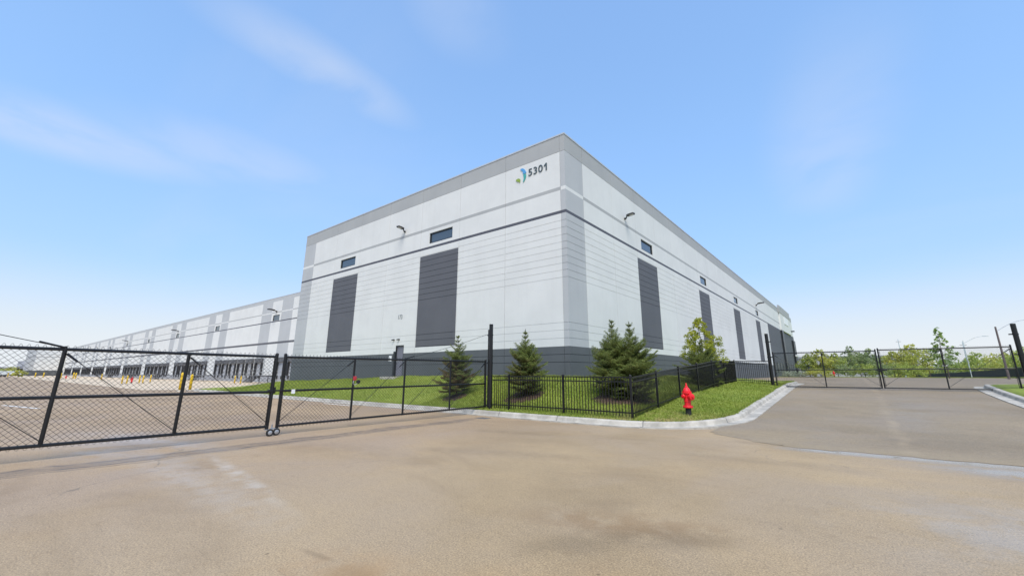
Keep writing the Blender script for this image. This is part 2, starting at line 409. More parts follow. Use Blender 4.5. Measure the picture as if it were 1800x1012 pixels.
def kerb(name,P,N,zf,label_joint=3.0,start_h=0):
    prof=[(.0,-.12),(.0,.030),(.30,.016),(.345,.030),(.375,.125),(.40,.148),(.55,.152),(.55,-.12)]
    rng=random.Random(5)
    mb=MB(); mats=0
    L=np.concatenate([[0],np.cumsum(np.linalg.norm(np.diff(P,axis=0),axis=1))])
    rows=[]
    for p,n,l in zip(P,N,L):
        z=float(zf(p[0],p[1])); rows.append([(p[0]+n[0]*o,p[1]+n[1]*o,z+h) for o,h in prof])
    for r in rows: mb.v+=r
    k=len(prof)
    for i in range(len(rows)-1):
        for j in range(k-1):
            mb.f.append((i*k+j,i*k+j+1,(i+1)*k+j+1,(i+1)*k+j)); mb.m.append(0)
    mb.f.append(tuple(range(k))); mb.m.append(0); e=(len(rows)-1)*k
    mb.f.append(tuple(e+i for i in reversed(range(k)))); mb.m.append(0)
    # narrow tooled joints, a few millimetres proud sealant strips
    nxt=1.2
    for i in range(len(rows)-1):
        if L[i+1]>=nxt:
            t=(nxt-L[i])/(L[i+1]-L[i]); nxt+=label_joint*rng.uniform(.75,1.2)
            p=P[i]+(P[i+1]-P[i])*t; n=N[i]; tg=np.array([n[1],-n[0]]); z=float(zf(*p))
            for (o0,h0),(o1,h1) in zip(prof[1:6],prof[2:7]):
                w=.009
                mb.face([(p[0]+n[0]*o0-tg[0]*w,p[1]+n[1]*o0-tg[1]*w,z+h0+.004),(p[0]+n[0]*o0+tg[0]*w,p[1]+n[1]*o0+tg[1]*w,z+h0+.004),
                         (p[0]+n[0]*o1+tg[0]*w,p[1]+n[1]*o1+tg[1]*w,z+h1+.004),(p[0]+n[0]*o1-tg[0]*w,p[1]+n[1]*o1-tg[1]*w,z+h1+.004)],1)
    o=mb.build(name,[M['kerb'],M['jointdark']]); tag(o,kind='structure'); return o
zl=lambda x,y: d_road(y) if x>-12 else 0.
kerb('kerb',KP,KN,zl)
BACK=KP+KN*.55

def sdist(px,py,P):
    """signed distance, positive to the left of the path"""
    best=np.full(px.shape,1e9); sg=np.ones(px.shape)
    for a,b in zip(P[:-1],P[1:]):
        d=b-a; L2=d@d
        if L2<1e-9: continue
        t=np.clip(((px-a[0])*d[0]+(py-a[1])*d[1])/L2,0,1)
        qx=px-(a[0]+t*d[0]); qy=py-(a[1]+t*d[1]); r=np.hypot(qx,qy)
        cr=d[0]*(py-a[1])-d[1]*(px-a[0])
        m=r<best; best=np.where(m,r,best); sg=np.where(m,np.sign(cr),sg)
    return best*sg

def lawn_z(x,y):
    x=np.asarray(x,float); y=np.asarray(y,float)
    top=np.where(x<-12, .9+.5*smooth((x+40.6)/22.), 1.40)
    e1=np.clip((y-12.9)/5.0,0,1)**1.05
    s2=np.clip((-3.2-x)/7.7,0,1)**1.3
    w=np.where(x<-40.6,np.clip(1-(-40.6-x)/9.,0,1),1.)
    E=.13+np.where(x>-12,d_road(y),0)
    s=np.where(x<X0,e1,e1*s2)
    und=.02*np.sin(x*1.7+y*.9)+.015*np.sin(x*.6-y*2.3)
    return E+(np.maximum(top,E)-E)*s*w+und*np.clip((y-13.2),0,1)
def grid(name,x0,x1,y0,y1,st,zf,keep,m):
    xs=np.arange(x0,x1+1e-6,st); ys=np.arange(y0,y1+1e-6,st)
    X,Y=np.meshgrid(xs,ys); Z=zf(X,Y); K=keep(X,Y)
    nx=len(xs); V=np.stack([X.ravel(),Y.ravel(),Z.ravel()],1)
    i,j=np.meshgrid(np.arange(nx-1),np.arange(len(ys)-1)); a=(j*nx+i)
    ok=(K[:-1,:-1]&K[1:,:-1]&K[:-1,1:]&K[1:,1:])
    a=a[ok]; F=np.stack([a,a+1,a+nx+1,a+nx],1)
    used=np.unique(F); rm=np.full(len(V),-1); rm[used]=np.arange(len(used))
    o=mesh_np(name,V[used],rm[F],m,smooth=True); return o
def lz_clip(X,Y):
    s=sdist(X,Y,BACK); z=lawn_z(X,Y)
    return np.where(s>0.02,z,np.minimum(z,.05)-.35)
def keep_lawn(X,Y):
    s=sdist(X,Y,BACK)
    inb=(X<X0-.3)&(Y>Y0+.3)&(X>-40.3)
    wing=(X<-40.9)&(Y>Y0-.2)
    return (s>-.35)&(~inb)&(~wing)&(Y<35.2)
lawn=grid('lawn',-49.6,-2.9,12.3,35.1,.16,lz_clip,keep_lawn,M['lawn']); tag(lawn,kind='structure')

# right-hand island
rf=np.array([(16.,15.4),(11.,15.3),(7.2,15.5),(5.4,16.3),(4.45,17.8),(4.08,20.0),(4.05,23.),(4.08,26.),(4.2,29.),(4.6,31.6),(5.8,33.4),(8.5,34.6),(16.,36.5),(30,39)])
RP=resample(rf[::-1],.6); RN=-normals(RP[::-1])[::-1]*-1
RN=normals(RP)
# make the normal point away from the driveway
if RN[len(RN)//2][0]<0: RN=-RN
def kerb_R():
    P=RP; N=RN
    return kerb('kerb',P,N,lambda x,y:d_road(y))
kerb_R()
RB=RP+RN*.55
def rl_z(X,Y):
    s=sdist(X,Y,RB)*SG; z=d_road(Y)+.14+.05*np.clip(s,0,3)
    return np.where(s>.02,z,z-.4)
SG=1.0
SG=1.0 if sdist(np.array([9.]),np.array([25.]),RB)[0]>0 else -1.0
lr=grid('lawn',4.,30,15.2,39,.25,rl_z,lambda X,Y:(sdist(X,Y,RB)*SG>-.45),M['lawn']); tag(lr,kind='structure')

# ground sheets
def sheet(name,pts,m,z=None):
    mb=MB(); mb.face([(p[0],p[1],p[2] if len(p)>2 else z) for p in pts]); o=mb.build(name,m); tag(o,kind='structure'); return o
mb=MB(); n=64; mb.face([(4000*cos(2*pi*i/n),4000*sin(2*pi*i/n),-.9) for i in range(n)]); tag(mb.build('ground',M['ground']),kind='structure')
# tan pavement: one sheet that falls away to nothing at its far rims
sheet('pavement',[(-420,-90),(140,-90),(140,17),(-3.2,17),(-3.2,40),(-420,40)],M['pave'],0.)
sheet('dock_apron',[(-346,10.2),(-52.5,10.2),(-49.9,13.0),(-48.4,16.8),(-40.6,18.2),(-40.6,31.2),(-346,31.2)],M['apron'],.004)
# driveway that climbs to the side gate
mb=MB(); ys=np.concatenate([np.arange(11.35,14.2,.15),np.arange(14.2,34.0,.75),[34.5]]); rng=random.Random(3)
def rag(t,k): return .10*sin(t*k*2.1+1.3)+.07*sin(t*k*5.3+.4)+.05*sin(t*k*11.7)+rng.uniform(-.03,.03)
def xl(y):
    if y<12.75: return -1.7-1.75*((y-11.35)/1.4)+rag(y,1.6)
    return -2.72 if y>15.4 else -3.35+.63*min(1,max(0,(y-12.75)/2.6))**2
NC=70; rows=[]
fr=[.45*rag(c*.23,1.) for c in range(NC)]
for y in ys:
    y=float(y); a=xl(y); bx=12. if y<15.6 else (8 if y<16.5 else 4.6 if y<31 else 16)
    z=float(d_road(y))+.004; r=[]
    for c in range(NC):
        x=a+(bx-a)*(c/(NC-1))**1.3; w=max(0.,1-(y-11.35)/1.2)
        r.append((x,y+w*(.06*x+fr[c]),z))
    rows.append(r)
for r in rows: mb.v+=r
for i in range(len(rows)-1):
    for j in range(NC-1): mb.f.append((i*NC+j,i*NC+j+1,(i+1)*NC+j+1,(i+1)*NC+j)); mb.m.append(0)
tag(mb.build('driveway',M['asph'],smooth=True),kind='structure')
mb=MB()
def zt(y): return .854 if y<88 else .854-1.3*min(1,(y-88)/110)
cs=[-10.9,-6,0,6,14,30,60,90]; ry=[34.5,45,60,75,88]
for a,b in zip(ry[:-1],ry[1:]):
    for c,d in zip(cs[:-1],cs[1:]): mb.face([(c,a,zt(a)),(d,a,zt(a)),(d,b,zt(b)),(c,b,zt(b))])
tag(mb.build('rear_drive',M['asph']),kind='structure')
mb=MB(); ry=[88.,100,120,150,198,260,400]
cs=[-10.9,-4,4,12,24,60,150]
for a,b in zip(ry[:-1],ry[1:]):
    for c,d in zip(cs[:-1],cs[1:]): mb.face([(c,a,zt(a)+.1),(d,a,zt(a)+.1),(d,b,zt(b)+.1),(c,b,zt(b)+.1)])
mb.face([(-10.9,88,.954),(150,88,.954),(150,88,.5),(-10.9,88,.5)])
tag(mb.build('verge',M['lawn']),kind='structure')
# low retaining edge along the far side of the lawn, from its tip to the corner of the building
mb=MB()
a=Vector((-48.7,16.3,0)); b=Vector((-40.75,17.55,0)); t=(b-a).normalized(); nn=Vector((-t.y,t.x,0))*.12
for k in range(10):
    p=a+(b-a)*k/10; q=a+(b-a)*(k+1)/10
    z0=.16+.78*k/10; z1=.16+.78*(k+1)/10
    mb.face([p-nn+Vector((0,0,z0)),q-nn+Vector((0,0,z1)),q+nn+Vector((0,0,z1)),p+nn+Vector((0,0,z0))])
    mb.face([p-nn+Vector((0,0,-.1)),q-nn+Vector((0,0,-.1)),q-nn+Vector((0,0,z1)),p-nn+Vector((0,0,z0))])
    mb.face([q+nn+Vector((0,0,-.1)),p+nn+Vector((0,0,-.1)),p+nn+Vector((0,0,z0)),q+nn+Vector((0,0,z1))])
o=mb.build('retaining_wall',M['kerb']); tag(o,'low pale concrete edging wall climbing behind the lawn tip to the building corner','wall')
# painted marks and a repair patch
sheet('road_marking',[(-22.3,11.70),(-19.6,11.66),(-19.6,11.82),(-22.3,11.86)],M['paint'],.004)
sheet('road_marking',[(-33.5,1.2),(-29.2,2.1),(-29.2,2.25),(-33.5,1.35)],M['paint'],.004)
sheet('repair_patch',[(-10.95,11.35),(-10.42,11.30),(-10.36,11.66),(-10.9,11.72)],M['patch'],.004)

# ------------------------------------------------------------------ WAREHOUSE
WH=thing('warehouse','huge white and grey precast concrete warehouse numbered 5301 with a long row of docks','warehouse',(X0,Y0,0))
def facade(name,O,U,N,ub,vb,cell,mats,parent,origin):
    """cells over breakpoints; cell(u,v)->(mat,depth) or None; depth recesses the cell along -N"""
    O=Vector(O);U=Vector(U);N=Vector(N);Z=Vector((0,0,1)); mb=MB()
    nu,nv=len(ub)-1,len(vb)-1
    G=[[cell((ub[i]+ub[i+1])/2,(vb[j]+vb[j+1])/2) for j in range(nv)] for i in range(nu)]
    P=lambda u,v,d: O+U*u+Z*v-N*d
    flip = U.cross(Z).dot(N)<0
    def add(q,m): mb.face(q[::-1] if flip else q,m)
    # merge runs along v for lighter meshes
    for i in range(nu):
        j=0
        while j<nv:
            g=G[i][j]; k=j
            if g is None: j+=1; continue
            while k+1<nv and G[i][k+1]==g: k+=1
            m,d=g; u0,u1,v0,v1=ub[i],ub[i+1],vb[j],vb[k+1]
            add([P(u0,v0,d),P(u1,v0,d),P(u1,v1,d),P(u0,v1,d)],m)
            j=k+1
        for j in range(nv):
            g=G[i][j]; d=.16 if g is None else g[1]
            if i+1<nu:
                h=G[i+1][j]; d2=.16 if h is None else h[1]
                if abs(d-d2)>1e-5: 
                    mm=(g if d<d2 else h)[0]
                    q=[P(ub[i+1],vb[j],d),P(ub[i+1],vb[j],d2),P(ub[i+1],vb[j+1],d2),P(ub[i+1],vb[j+1],d)]
                    mb.face(q,mm)
            if j+1<nv:
                h=G[i][j+1]; d2=.16 if h is None else h[1]
                if abs(d-d2)>1e-5:
                    mm=(g if d<d2 else h)[0]
                    mb.face([P(ub[i],vb[j+1],d),P(ub[i+1],vb[j+1],d),P(ub[i+1],vb[j+1],d2),P(ub[i],vb[j+1],d2)],mm)
    return mb.build(name,mats,parent,origin)
WM=[M['white'],M['grey'],M['midgrey'],M['band'],M['dark'],M['stripe'],M['base'],M['joint'],M['jointdark'],M['conc']]
W_,G_,MG_,BD_,DK_,ST_,BS_,JT_,JD_,CN_=range(10)
ORI=(X0,Y0,0)
REV=[3.25,3.65,4.03,6.36,6.74,7.11,7.49,7.88,8.27,8.66,9.07,9.47]; REVB=[2.08,2.455]; TOP=14.52
gw=.026
def vbreaks(zmin,extra=()):
    s={zmin,2.85,9.87,10.04,11.22,11.42,13.53,TOP,3.20,9.43}
    for r in REV+REVB: s|={r-gw/2,r+gw/2}
    s|={13.53-.012,13.53+.012}
    for e in extra: s.add(e)
    return sorted(s)
def make_cell(joints,strip,darkp,holes,jw=.022,office=None):
    def cell(u,v):
        for a,b,c,d in holes:
            if a<u<b and c<v<d: return None
        st=strip(u); dk=any(a<u<b for a,b in darkp) and 3.20<v<9.43
        off = office is not None and office(u)
        if off and 2.85<v<9.87: mt=DK_
        elif v<2.85: mt=BS_
        elif dk: mt=DK_
        elif v<9.87: mt=MG_ if st else W_
        elif v<10.04: mt=ST_
        elif v<11.22: mt=MG_ if st else W_
        elif v<11.42: mt=W_ if st else BD_
        elif v<13.53: mt=MG_ if st else W_
        else: mt=G_
        inj=any(abs(u-j)<jw/2 for j in joints)
        if inj: return (JD_ if mt in (BS_,) else (JT_ if mt not in (DK_,ST_) else JD_),.02)
        rv=any(abs(v-r)<gw/2 for r in (REV if v>2.85 else REVB))
        if rv: return ((JD_ if mt in (BS_,DK_) else mt),.013)
        if abs(v-13.53)<.013: return (mt,.012)
        return (mt,0.)
    return cell
# front (docks-side) face of the tall block
jf=[-.31-3.905*k for k in range(8)]
winF=[(-11.10,-8.79,10.24,11.0),(-22.77,-20.46,10.24,11.0)]
doorF=(-14.10,-13.20,1.20,3.41)
ub={-29.7,0.,-27.65,-.31}
for j in jf: ub|={j-.011,j+.011}
dkF=[(-11.98,-8.17),(-23.69,-19.89)]
for a,b in dkF: ub|={a,b}
vx=[]
for h in winF+[doorF]: ub|={h[0],h[1]}; vx+=[h[2],h[3]]
facade('wall',(X0,Y0,0),(1,0,0),(0,-1,0),sorted(ub),vbreaks(-.3,vx),make_cell(jf,lambda u:u>-.31 or u<-27.65,dkF,winF+[doorF]),WM,WH,ORI)
# side face of the tall block
LEN=105.
jr=[1.95+3.742*k for k in range(27) if 1.95+3.742*k<LEN-1]
winR=[(10.28+14.97*k,12.52+14.97*k,10.24,11.02) for k in range(4)]
dkR=[(9.44+14.97*k,13.16+14.97*k) for k in range(4)]
offw=[]
ub={0.,LEN,1.95,65.8}
for j in jr: ub|={j-.011,j+.011}
for a,b in dkR: ub|={a,b}
vx=[]
for h in winR: ub|={h[0],h[1]}; vx+=[h[2],h[3]]
facade('wall',(X0,Y0,0),(0,1,0),(1,0,0),sorted(ub),vbreaks(-.3,vx),make_cell(jr,lambda u:u<1.95,dkR,winR,office=lambda u:u>65.8),WM,WH,ORI)
# corner arris filler (chamfer strip) is not needed: faces meet at the corner

# recessed dock face
YD=31.2; XE=-345.9
UD0=XE-X0; UD1=-40.6-X0
gaps=[-78.65-29.08*k for k in range(9)]+[-49.6]
winD=[(g-1.3-X0,g+1.3-X0,10.42,11.42) for g in gaps if g>-300]
doors=[]
for k in range(9):
    a=gaps[k+1 if k<8 else 8] if k<8 else gaps[8]-29.08
    b=gaps[k]
    for i in range(6):
        c=a+4.35+i*4.07
        doors.append((c,1.15,4.05))
for i in range(3): doors.append((-78.65+4.35+i*4.07,1.15,4.05))
bands=[]
for g in gaps: bands+=[(g-6.3-X0,g-2.0-X0),(g+1.9-X0,g+6.1-X0)]
ub={UD0,UD1}
for a,b in bands: ub|={max(UD0,a),min(UD1,b)}
for h in winD: ub|={h[0],h[1]}
jd=[]
for g in gaps:
    for o in (-10.4,-14.5,-18.6): jd.append(g+o-X0)
jd=[j for j in jd if UD0+1<j<UD1-1]
for j in jd: ub|={j-.012,j+.012}
dh=[(c-1.28-X0,c+1.28-X0,z0,z1-.15) for c,z0,z1 in doors]
for h in dh: ub|={h[0],h[1]}
vb=sorted({-.2,1.15,3.9,6.40,6.75,10.2,10.38,10.42,11.42,11.80,11.98,13.90,TOP})
def celld(u,v):
    for a,b,c,d in dh:
        if a<u<b and c<v<d: return None
    for a,b,c,d in winD:
        if a<u<b and c<v<d: return None
    st=any(a<u<b for a,b in bands)
    if v<1.15: mt=CN_
    elif 6.40<v<6.75 or 10.2<v<10.38: mt=ST_ if v>9 else DK_
    elif 11.80<v<11.98: mt=W_ if st else BD_
    elif v>13.9: mt=MG_
    else: mt=MG_ if st else W_
    if any(abs(u-j)<.013 for j in jd): return (JT_ if mt in (W_,MG_,BD_) else mt,.02)
    return (mt,0.)
facade('wall',(X0,YD,0),(1,0,0),(0,-1,0),sorted(ub),vb,celld,WM,WH,ORI)
# far projecting wing: the side that looks back at us, and the near block's return
facade('wall',(XE,Y0,0),(0,1,0),(1,0,0),[0,2.,YD-Y0],vbreaks(-.3),make_cell([],lambda u:u<2.,[],[]),WM,WH,ORI)
facade('wall',(X0-29.7,YD,0),(0,-1,0),(-1,0,0),[0,YD-Y0-2.,YD-Y0],vbreaks(-.3),make_cell([],lambda u:u>YD-Y0-2,[],[]),WM,WH,ORI)
facade('wall',(XE-30,Y0,0),(1,0,0),(0,-1,0),[0,30.],vbreaks(-.3),make_cell([],lambda u:True,[],[]),WM,WH,ORI)
mb=MB()
mb.face([(X0,Y0+LEN,-.3),(XE-30,Y0+LEN,-.3),(XE-30,Y0+LEN,TOP),(X0,Y0+LEN,TOP)]); mb.face([(XE-30,Y0+LEN,-.3),(XE-30,Y0,-.3),(XE-30,Y0,TOP),(XE-30,Y0+LEN,TOP)])
mb.build('wall',M['white'],WH,ORI)
mb=MB(); zr=14.0
for x0,x1,y0,y1 in ((X0-29.5,X0-.2,Y0+.2,Y0+LEN),(XE,X0-29.5,YD+.2,Y0+LEN),(XE-29.8,XE,Y0+.2,Y0+LEN)):
    mb.face([(x0,y0,zr),(x1,y0,zr),(x1,y1,zr),(x0,y1,zr)])
mb.build('roof',M['roofm'],WH,ORI)
mb=MB(); c=.09; o_=.025
def cap(x0,x1,y0,y1): mb.box(x0,x1,y0,y1,TOP,TOP+c)
cap(X0-29.7-o_,X0+o_,Y0-o_,Y0+.25); cap(X0-.25,X0+o_,Y0+.25,Y0+LEN); cap(XE,X0-29.7-o_,YD-o_,YD+.25); cap(X0-29.7-o_,X0-29.45,Y0+.25,YD+.25)
cap(XE-30,XE+o_,Y0-o_,Y0+.25); cap(XE-.25,XE+o_,Y0+.25,YD-o_)
mb.build('parapet_coping',M['coping'],WH,ORI)

def window(O,U,N,w,h,mull=0):
    """O lower-left corner on wall face"""
    O=Vector(O);U=Vector(U);N=Vector(N);Z=Vector((0,0,1))
    fr=MB(); t=.075; dep=.14
    def bar(u0,u1,v0,v1,d0,d1):
        pts=[O+U*u+Z*v-N*d for d in (d0,d1) for v in (v0,v1) for u in (u0,u1)]
        n=len(fr.v); fr.v+=[tuple(p) for p in pts]
        for q in ((0,1,3,2),(4,6,7,5),(0,4,5,1),(2,3,7,6),(0,2,6,4),(1,5,7,3)): fr.f.append(tuple(n+i for i in q)); fr.m.append(0)
    bar(0,w,h-t,h,.04,dep); bar(0,w,0,t,.04,dep); bar(0,t,t,h-t,.04,dep); bar(w-t,w,t,h-t,.04,dep)
    for k in range(mull):
        x=w*(k+1)/(mull+1); bar(x-.025,x+.025,t,h-t,.06,dep)
    f=fr.build('window',M['frame'],WH,ORI)
    p=MB(); q=[O+U*u+Z*v-N*.10 for u,v in ((t*.5,t*.5),(w-t*.5,t*.5),(w-t*.5,h-t*.5),(t*.5,h-t*.5))]; p.face(q)
    p.build('pane',M['glass'],f,ORI)
    return f
for a,b,c_,d in winF: window((X0+a,Y0,c_),(1,0,0),(0,-1,0),b-a,d-c_)
for a,b,c_,d in winR: window((X0,Y0+a,c_),(0,1,0),(1,0,0),b-a,d-c_)
for a,b,c_,d in winD: window((X0+a,YD,c_),(1,0,0),(0,-1,0),b-a,d-c_)
# personnel door
mb=MB(); x0,x1=X0+doorF[0],X0+doorF[1]
mb.box(x0+.05,x1-.05,Y0+.09,Y0+.14,1.31,3.36)
dr=mb.build('door',M['doorm'],WH,ORI,bevel=.004)
mb=MB(); mb.box(x0,x0+.05,Y0+.0,Y0+.15,1.31,3.41); mb.box(x1-.05,x1,Y0+.0,Y0+.15,1.31,3.41); mb.box(x0+.05,x1-.05,Y0,Y0+.15,3.36,3.41)
mb.build('door_frame',M['frame'],dr,ORI)
mb=MB(); mb.box(x0+.10,x0+.15,Y0+.07,Y0+.09,2.25,2.42); mb.tube((x0+.125,Y0+.07,2.34),(x0+.125,Y0+.03,2.34),.012); mb.tube((x0+.125,Y0+.03,2.34),(x0+.25,Y0+.03,2.34),.012)
mb.build('handle',M['galv'],dr,ORI)
mb=MB(); mb.box(x0-.6,x1+.1,Y0-.7,Y0-.005,1.10,1.31); mb.build('door_step',M['kerb'],WH,ORI,bevel=.01)
mb=MB(); mb.box(X0-14.80,X0-14.50,Y0-.015,Y0-.002,2.35,2.72); mb.build('notice_plate',M['paper'],WH,ORI)
mb=MB(); mb.box(X0-14.27,X0-14.10,Y0-.05,Y0,1.31,3.0); mb.build('dark_jamb_strip',M['frame'],WH,ORI)  # dark strip added to stand for the recessed door jamb, no pipe here

def wall_light(P,N,arm=1.0,rise=.42,sz=1.):
    """arm fixture: bracket, arm and flat shoebox head"""
    P=Vector(P);N=Vector(N);Z=Vector((0,0,1));T=N.cross(Z)
    mb=MB()
    b=lambda c,a,bb,cc: None
    mb.tube(P-N*.01,P+N*.10,.085*sz,10); mb.tube(P+N*.08-Z*.05,P+N*.16+Z*.10,.05*sz,8)
    e=P+N*(arm*.45)+Z*(rise*.62)
    mb.tube(P+N*.14+Z*.06,e,.042*sz,8)
    r=mb.build('wall_light',M['lampm'],WH,ORI)
    hb=MB(); d=(N*1.0+Z*.10).normalized(); up=d.cross(T).normalized()
    if up.z<0: up=-up
    w=.19*sz; L=.68*sz; h=.055*sz
    a0=e-d*.05
    ring=[(0,.45),(.12,.9),(.5,1.),(.88,.92),(1.,.55)]
    pts=[]
    for t,k in ring:
        for s1,s2 in ((-1,-1),(1,-1),(1,1),(-1,1)):
            pts.append(a0+d*(L*t)+T*(w*k*s1)+up*(h*(s2 if s2<0 else s2*k)))
    n=len(hb.v); hb.v+=[tuple(p) for p in pts]
    for i in range(len(ring)-1):
        for j in range(4):
            k=(j+1)%4; hb.f.append((n+4*i+j,n+4*i+k,n+4*i+4+k,n+4*i+4+j)); hb.m.append(0)
    hb.f.append((n+3,n+2,n+1,n)); hb.m.append(0); e4=n+4*(len(ring)-1); hb.f.append((e4,e4+1,e4+2,e4+3)); hb.m.append(0)
    ho=hb.build('lamp_head',M['lampm'],r,ORI)
    lb=MB(); q=[a0+d*(L*t)+T*(w*.7*s)-up*(h+.004) for t,s in ((.35,-1),(.85,-1),(.85,1),(.35,1))]; lb.face(q); lb.build('lens',M['lens'],r,ORI)
wall_light((X0-13.92,Y0,11.72),(0,-1,0),.46,.30,.85)
wall_light((X0,Y0+7.6,11.75),(1,0,0),.46,.30,.85); wall_light((X0,Y0+56.2,11.85),(1,0,0),.7,.42,1.4)
for k in (0,2,4): wall_light((gaps[k],YD,12.0),(0,-1,0),.9,.3,1.8)
# two small lights over the door
for u in (-14.34,-13.76):
    mb=MB(); mb.lathe([(.05,0),(.05,-.06)],(X0+u,Y0,3.81),10,'y'); mb.tube((X0+u,Y0-.05,3.81),(X0+u-.09,Y0-.17,3.79),.045,8); mb.build('door_light',M['lampm'],WH,ORI)
# dock doors with seals
def dock_door(whole):
    DM=[M['dockdoor'],M['sealblk'],M['header'],M['rubber']]
    mb=MB(); mb.box(-1.26,1.26,.10,.16,0,2.73)
    for k in range(5): mb.box(-1.26,1.26,.085,.10,.02+.55*k,.05+.55*k)
    if whole:
        mb.box(-1.62,-1.10,-.20,.0,0.,2.12,1); mb.box(1.10,1.62,-.20,.0,0.,2.12,1); mb.box(-1.62,1.62,-.26,-.002,2.16,2.9,2)
        mb.box(-.95,-.65,-.14,0,-.55,-.05,3); mb.box(.65,.95,-.14,0,-.55,-.05,3)
        return mb.build('dock_door',DM,WH)
    d=mb.build('dock_door',M['dockdoor'],WH)
    for s in (-1,1):
        mb=MB(); mb.box(min(1.10*s,1.62*s),max(1.10*s,1.62*s),-.20,.0,0.,2.12); mb.build('dock_seal',M['sealblk'],d)
        mb=MB(); mb.box(.8*s-.15,.8*s+.15,-.14,0,-.55,-.05); mb.build('dock_bumper',M['rubber'],d)
    mb=MB(); mb.box(-1.62,1.62,-.26,-.002,2.16,2.9); mb.build('dock_header',M['header'],d)
    return d
PD={}
for c,z0,z1 in sorted(doors,reverse=True):
    far=c<-165
    if far not in PD: PD[far]=o=dock_door(far)
    else: o=dup(PD[far],WH)
    o.location=(c-X0,YD-Y0,z0)
# 5301 and the emblem, unit number
def text_mesh(name,txt,x,z,w,h,y,m,parent,thick=.03,bold=.02):
    cu=bpy.data.curves.new(name,'FONT'); cu.body=txt; cu.extrude=.5; cu.offset=bold; cu.space_character=1.08
    to=bpy.data.objects.new(name,cu); COL.objects.link(to)
    bpy.context.view_layer.update()
    dg=bpy.context.evaluated_depsgraph_get(); me=bpy.data.meshes.new_from_object(to.evaluated_get(dg))
    bpy.data.objects.remove(to)
    co=np.zeros(len(me.vertices)*3); me.vertices.foreach_get('co',co); co=co.reshape(-1,3)
    mn,mx=co.min(0),co.max(0)
    out=np.stack([x+(co[:,0]-mn[0])/(mx[0]-mn[0])*w, y-thick*(co[:,2]-mn[2])/(mx[2]-mn[2]), z+(co[:,1]-mn[1])/(mx[1]-mn[1])*h],1)-np.array(ORI)
    me.vertices.foreach_set('co',out.ravel()); me.materials.clear(); me.materials.append(m); me.update()
    o=bpy.data.objects.new(name,me); COL.objects.link(o); o.parent=parent; return o
AN=text_mesh('address_number','530',X0-2.47,12.68,1.02,.45,Y0-.003,M['numer'],WH,.03,.006)
mb=MB(); x_,z_=X0-1.36,12.68; mb.prism([(x_+.115,z_+.007),(x_+.195,z_+.007),(x_+.195,z_+.445),(x_+.125,z_+.445),(x_,z_+.335),(x_,z_+.245),(x_+.115,z_+.335)],Y0-.033,Y0-.003); mb.build('address_number',M['numer'],WH,ORI)
text_mesh('unit_number','173',X0-14.03,5.23,.44,.30,Y0-.002,M['numer'],WH,.01,.0)
EM=thing('emblem',None,None); EM.parent=WH
def smoothpoly(P,n=4):
    P=[Vector((a,b,0)) for a,b in P]; out=[]
    for i in range(len(P)):
        p0,p1,p2,p3=P[i-1],P[i],P[(i+1)%len(P)],P[(i+2)%len(P)]
        for k in range(n):
            t=k/n; q=.5*((2*p1)+(p2-p0)*t+(2*p0-5*p1+4*p2-p3)*t*t+(3*p1-p0-3*p2+p3)*t**3); out.append((q.x,q.y))
    return out
for nm,mm,P in (('blue_leaf','blue',[(-3.06,13.29),(-2.9,13.32),(-2.76,13.22),(-2.66,13.06),(-2.635,12.95),(-2.87,12.95),(-2.85,13.04),(-2.94,13.16)]),
          ('teal_leaf','teal',[(-2.83,12.90),(-2.66,12.88),(-2.64,12.74),(-2.70,12.58),(-2.82,12.43),(-2.86,12.45),(-2.81,12.62),(-2.82,12.78)]),
          ('green_leaf','green',[(-3.40,12.69),(-3.29,12.75),(-3.15,12.74),(-3.07,12.65),(-3.08,12.54),(-3.11,12.44),(-3.16,12.54),(-3.28,12.57)])):
    mb=MB(); mb.prism([(X0+a,b) for a,b in smoothpoly(P)][::-1],Y0-.035,Y0-.003); mb.build(nm,M[mm],EM,ORI)
# office corner at the far end of the side face
mb=MB()
mb.box(X0+.003,X0+.30,Y0+82.0,Y0+99.4,13.6,15.15,1)
mb.box(X0+.003,X0+.25,Y0+82.3,Y0+99.2,10.04,13.597,0)
mb.build('wall',[M['white'],M['grey']],WH,ORI)
mb=MB(); mb.box(X0+.003,X0+.33,Y0+81.8,Y0+84.0,1.2,9.95); mb.build('pilaster',M['frame'],WH,ORI)
mb=MB(); mb.box(X0+.003,X0+.40,Y0+99.6,Y0+103.,1.2,8.9); mb.build('pilaster',M['frame'],WH,ORI)
mb=MB(); mb.box(X0+.253,X0+.32,Y0+88.0,Y0+94.6,11.75,13.35); mb.build('wall_panel',M['paper'],WH,ORI)  # plain white panel standing proud of the upper wall
mb=MB(); mb.box(X0+.1,X0+.9,Y0+98.8,Y0+99.9,10.9,11.1); mb.build('canopy',M['frame'],WH,ORI)
mb=MB(); mb.box(X0+.403,X0+.70,Y0+98.8,Y0+103.2,5.2,5.6); mb.build('ledge',M['paper'],WH,ORI)
for k in range(8):
    a=67.0+3.74*k+(1.8 if k>3 else 0)
    mb=MB(); mb.box(X0+.002,X0+.06,Y0+a,Y0+a+1.9,1.6,3.35); f=mb.build('window',M['frame'],WH,ORI)
    mb=MB(); mb.box(X0+.061,X0+.065,Y0+a+.12,Y0+a+1.78,1.72,3.23); mb.build('pane',M['farglass'],f,ORI)

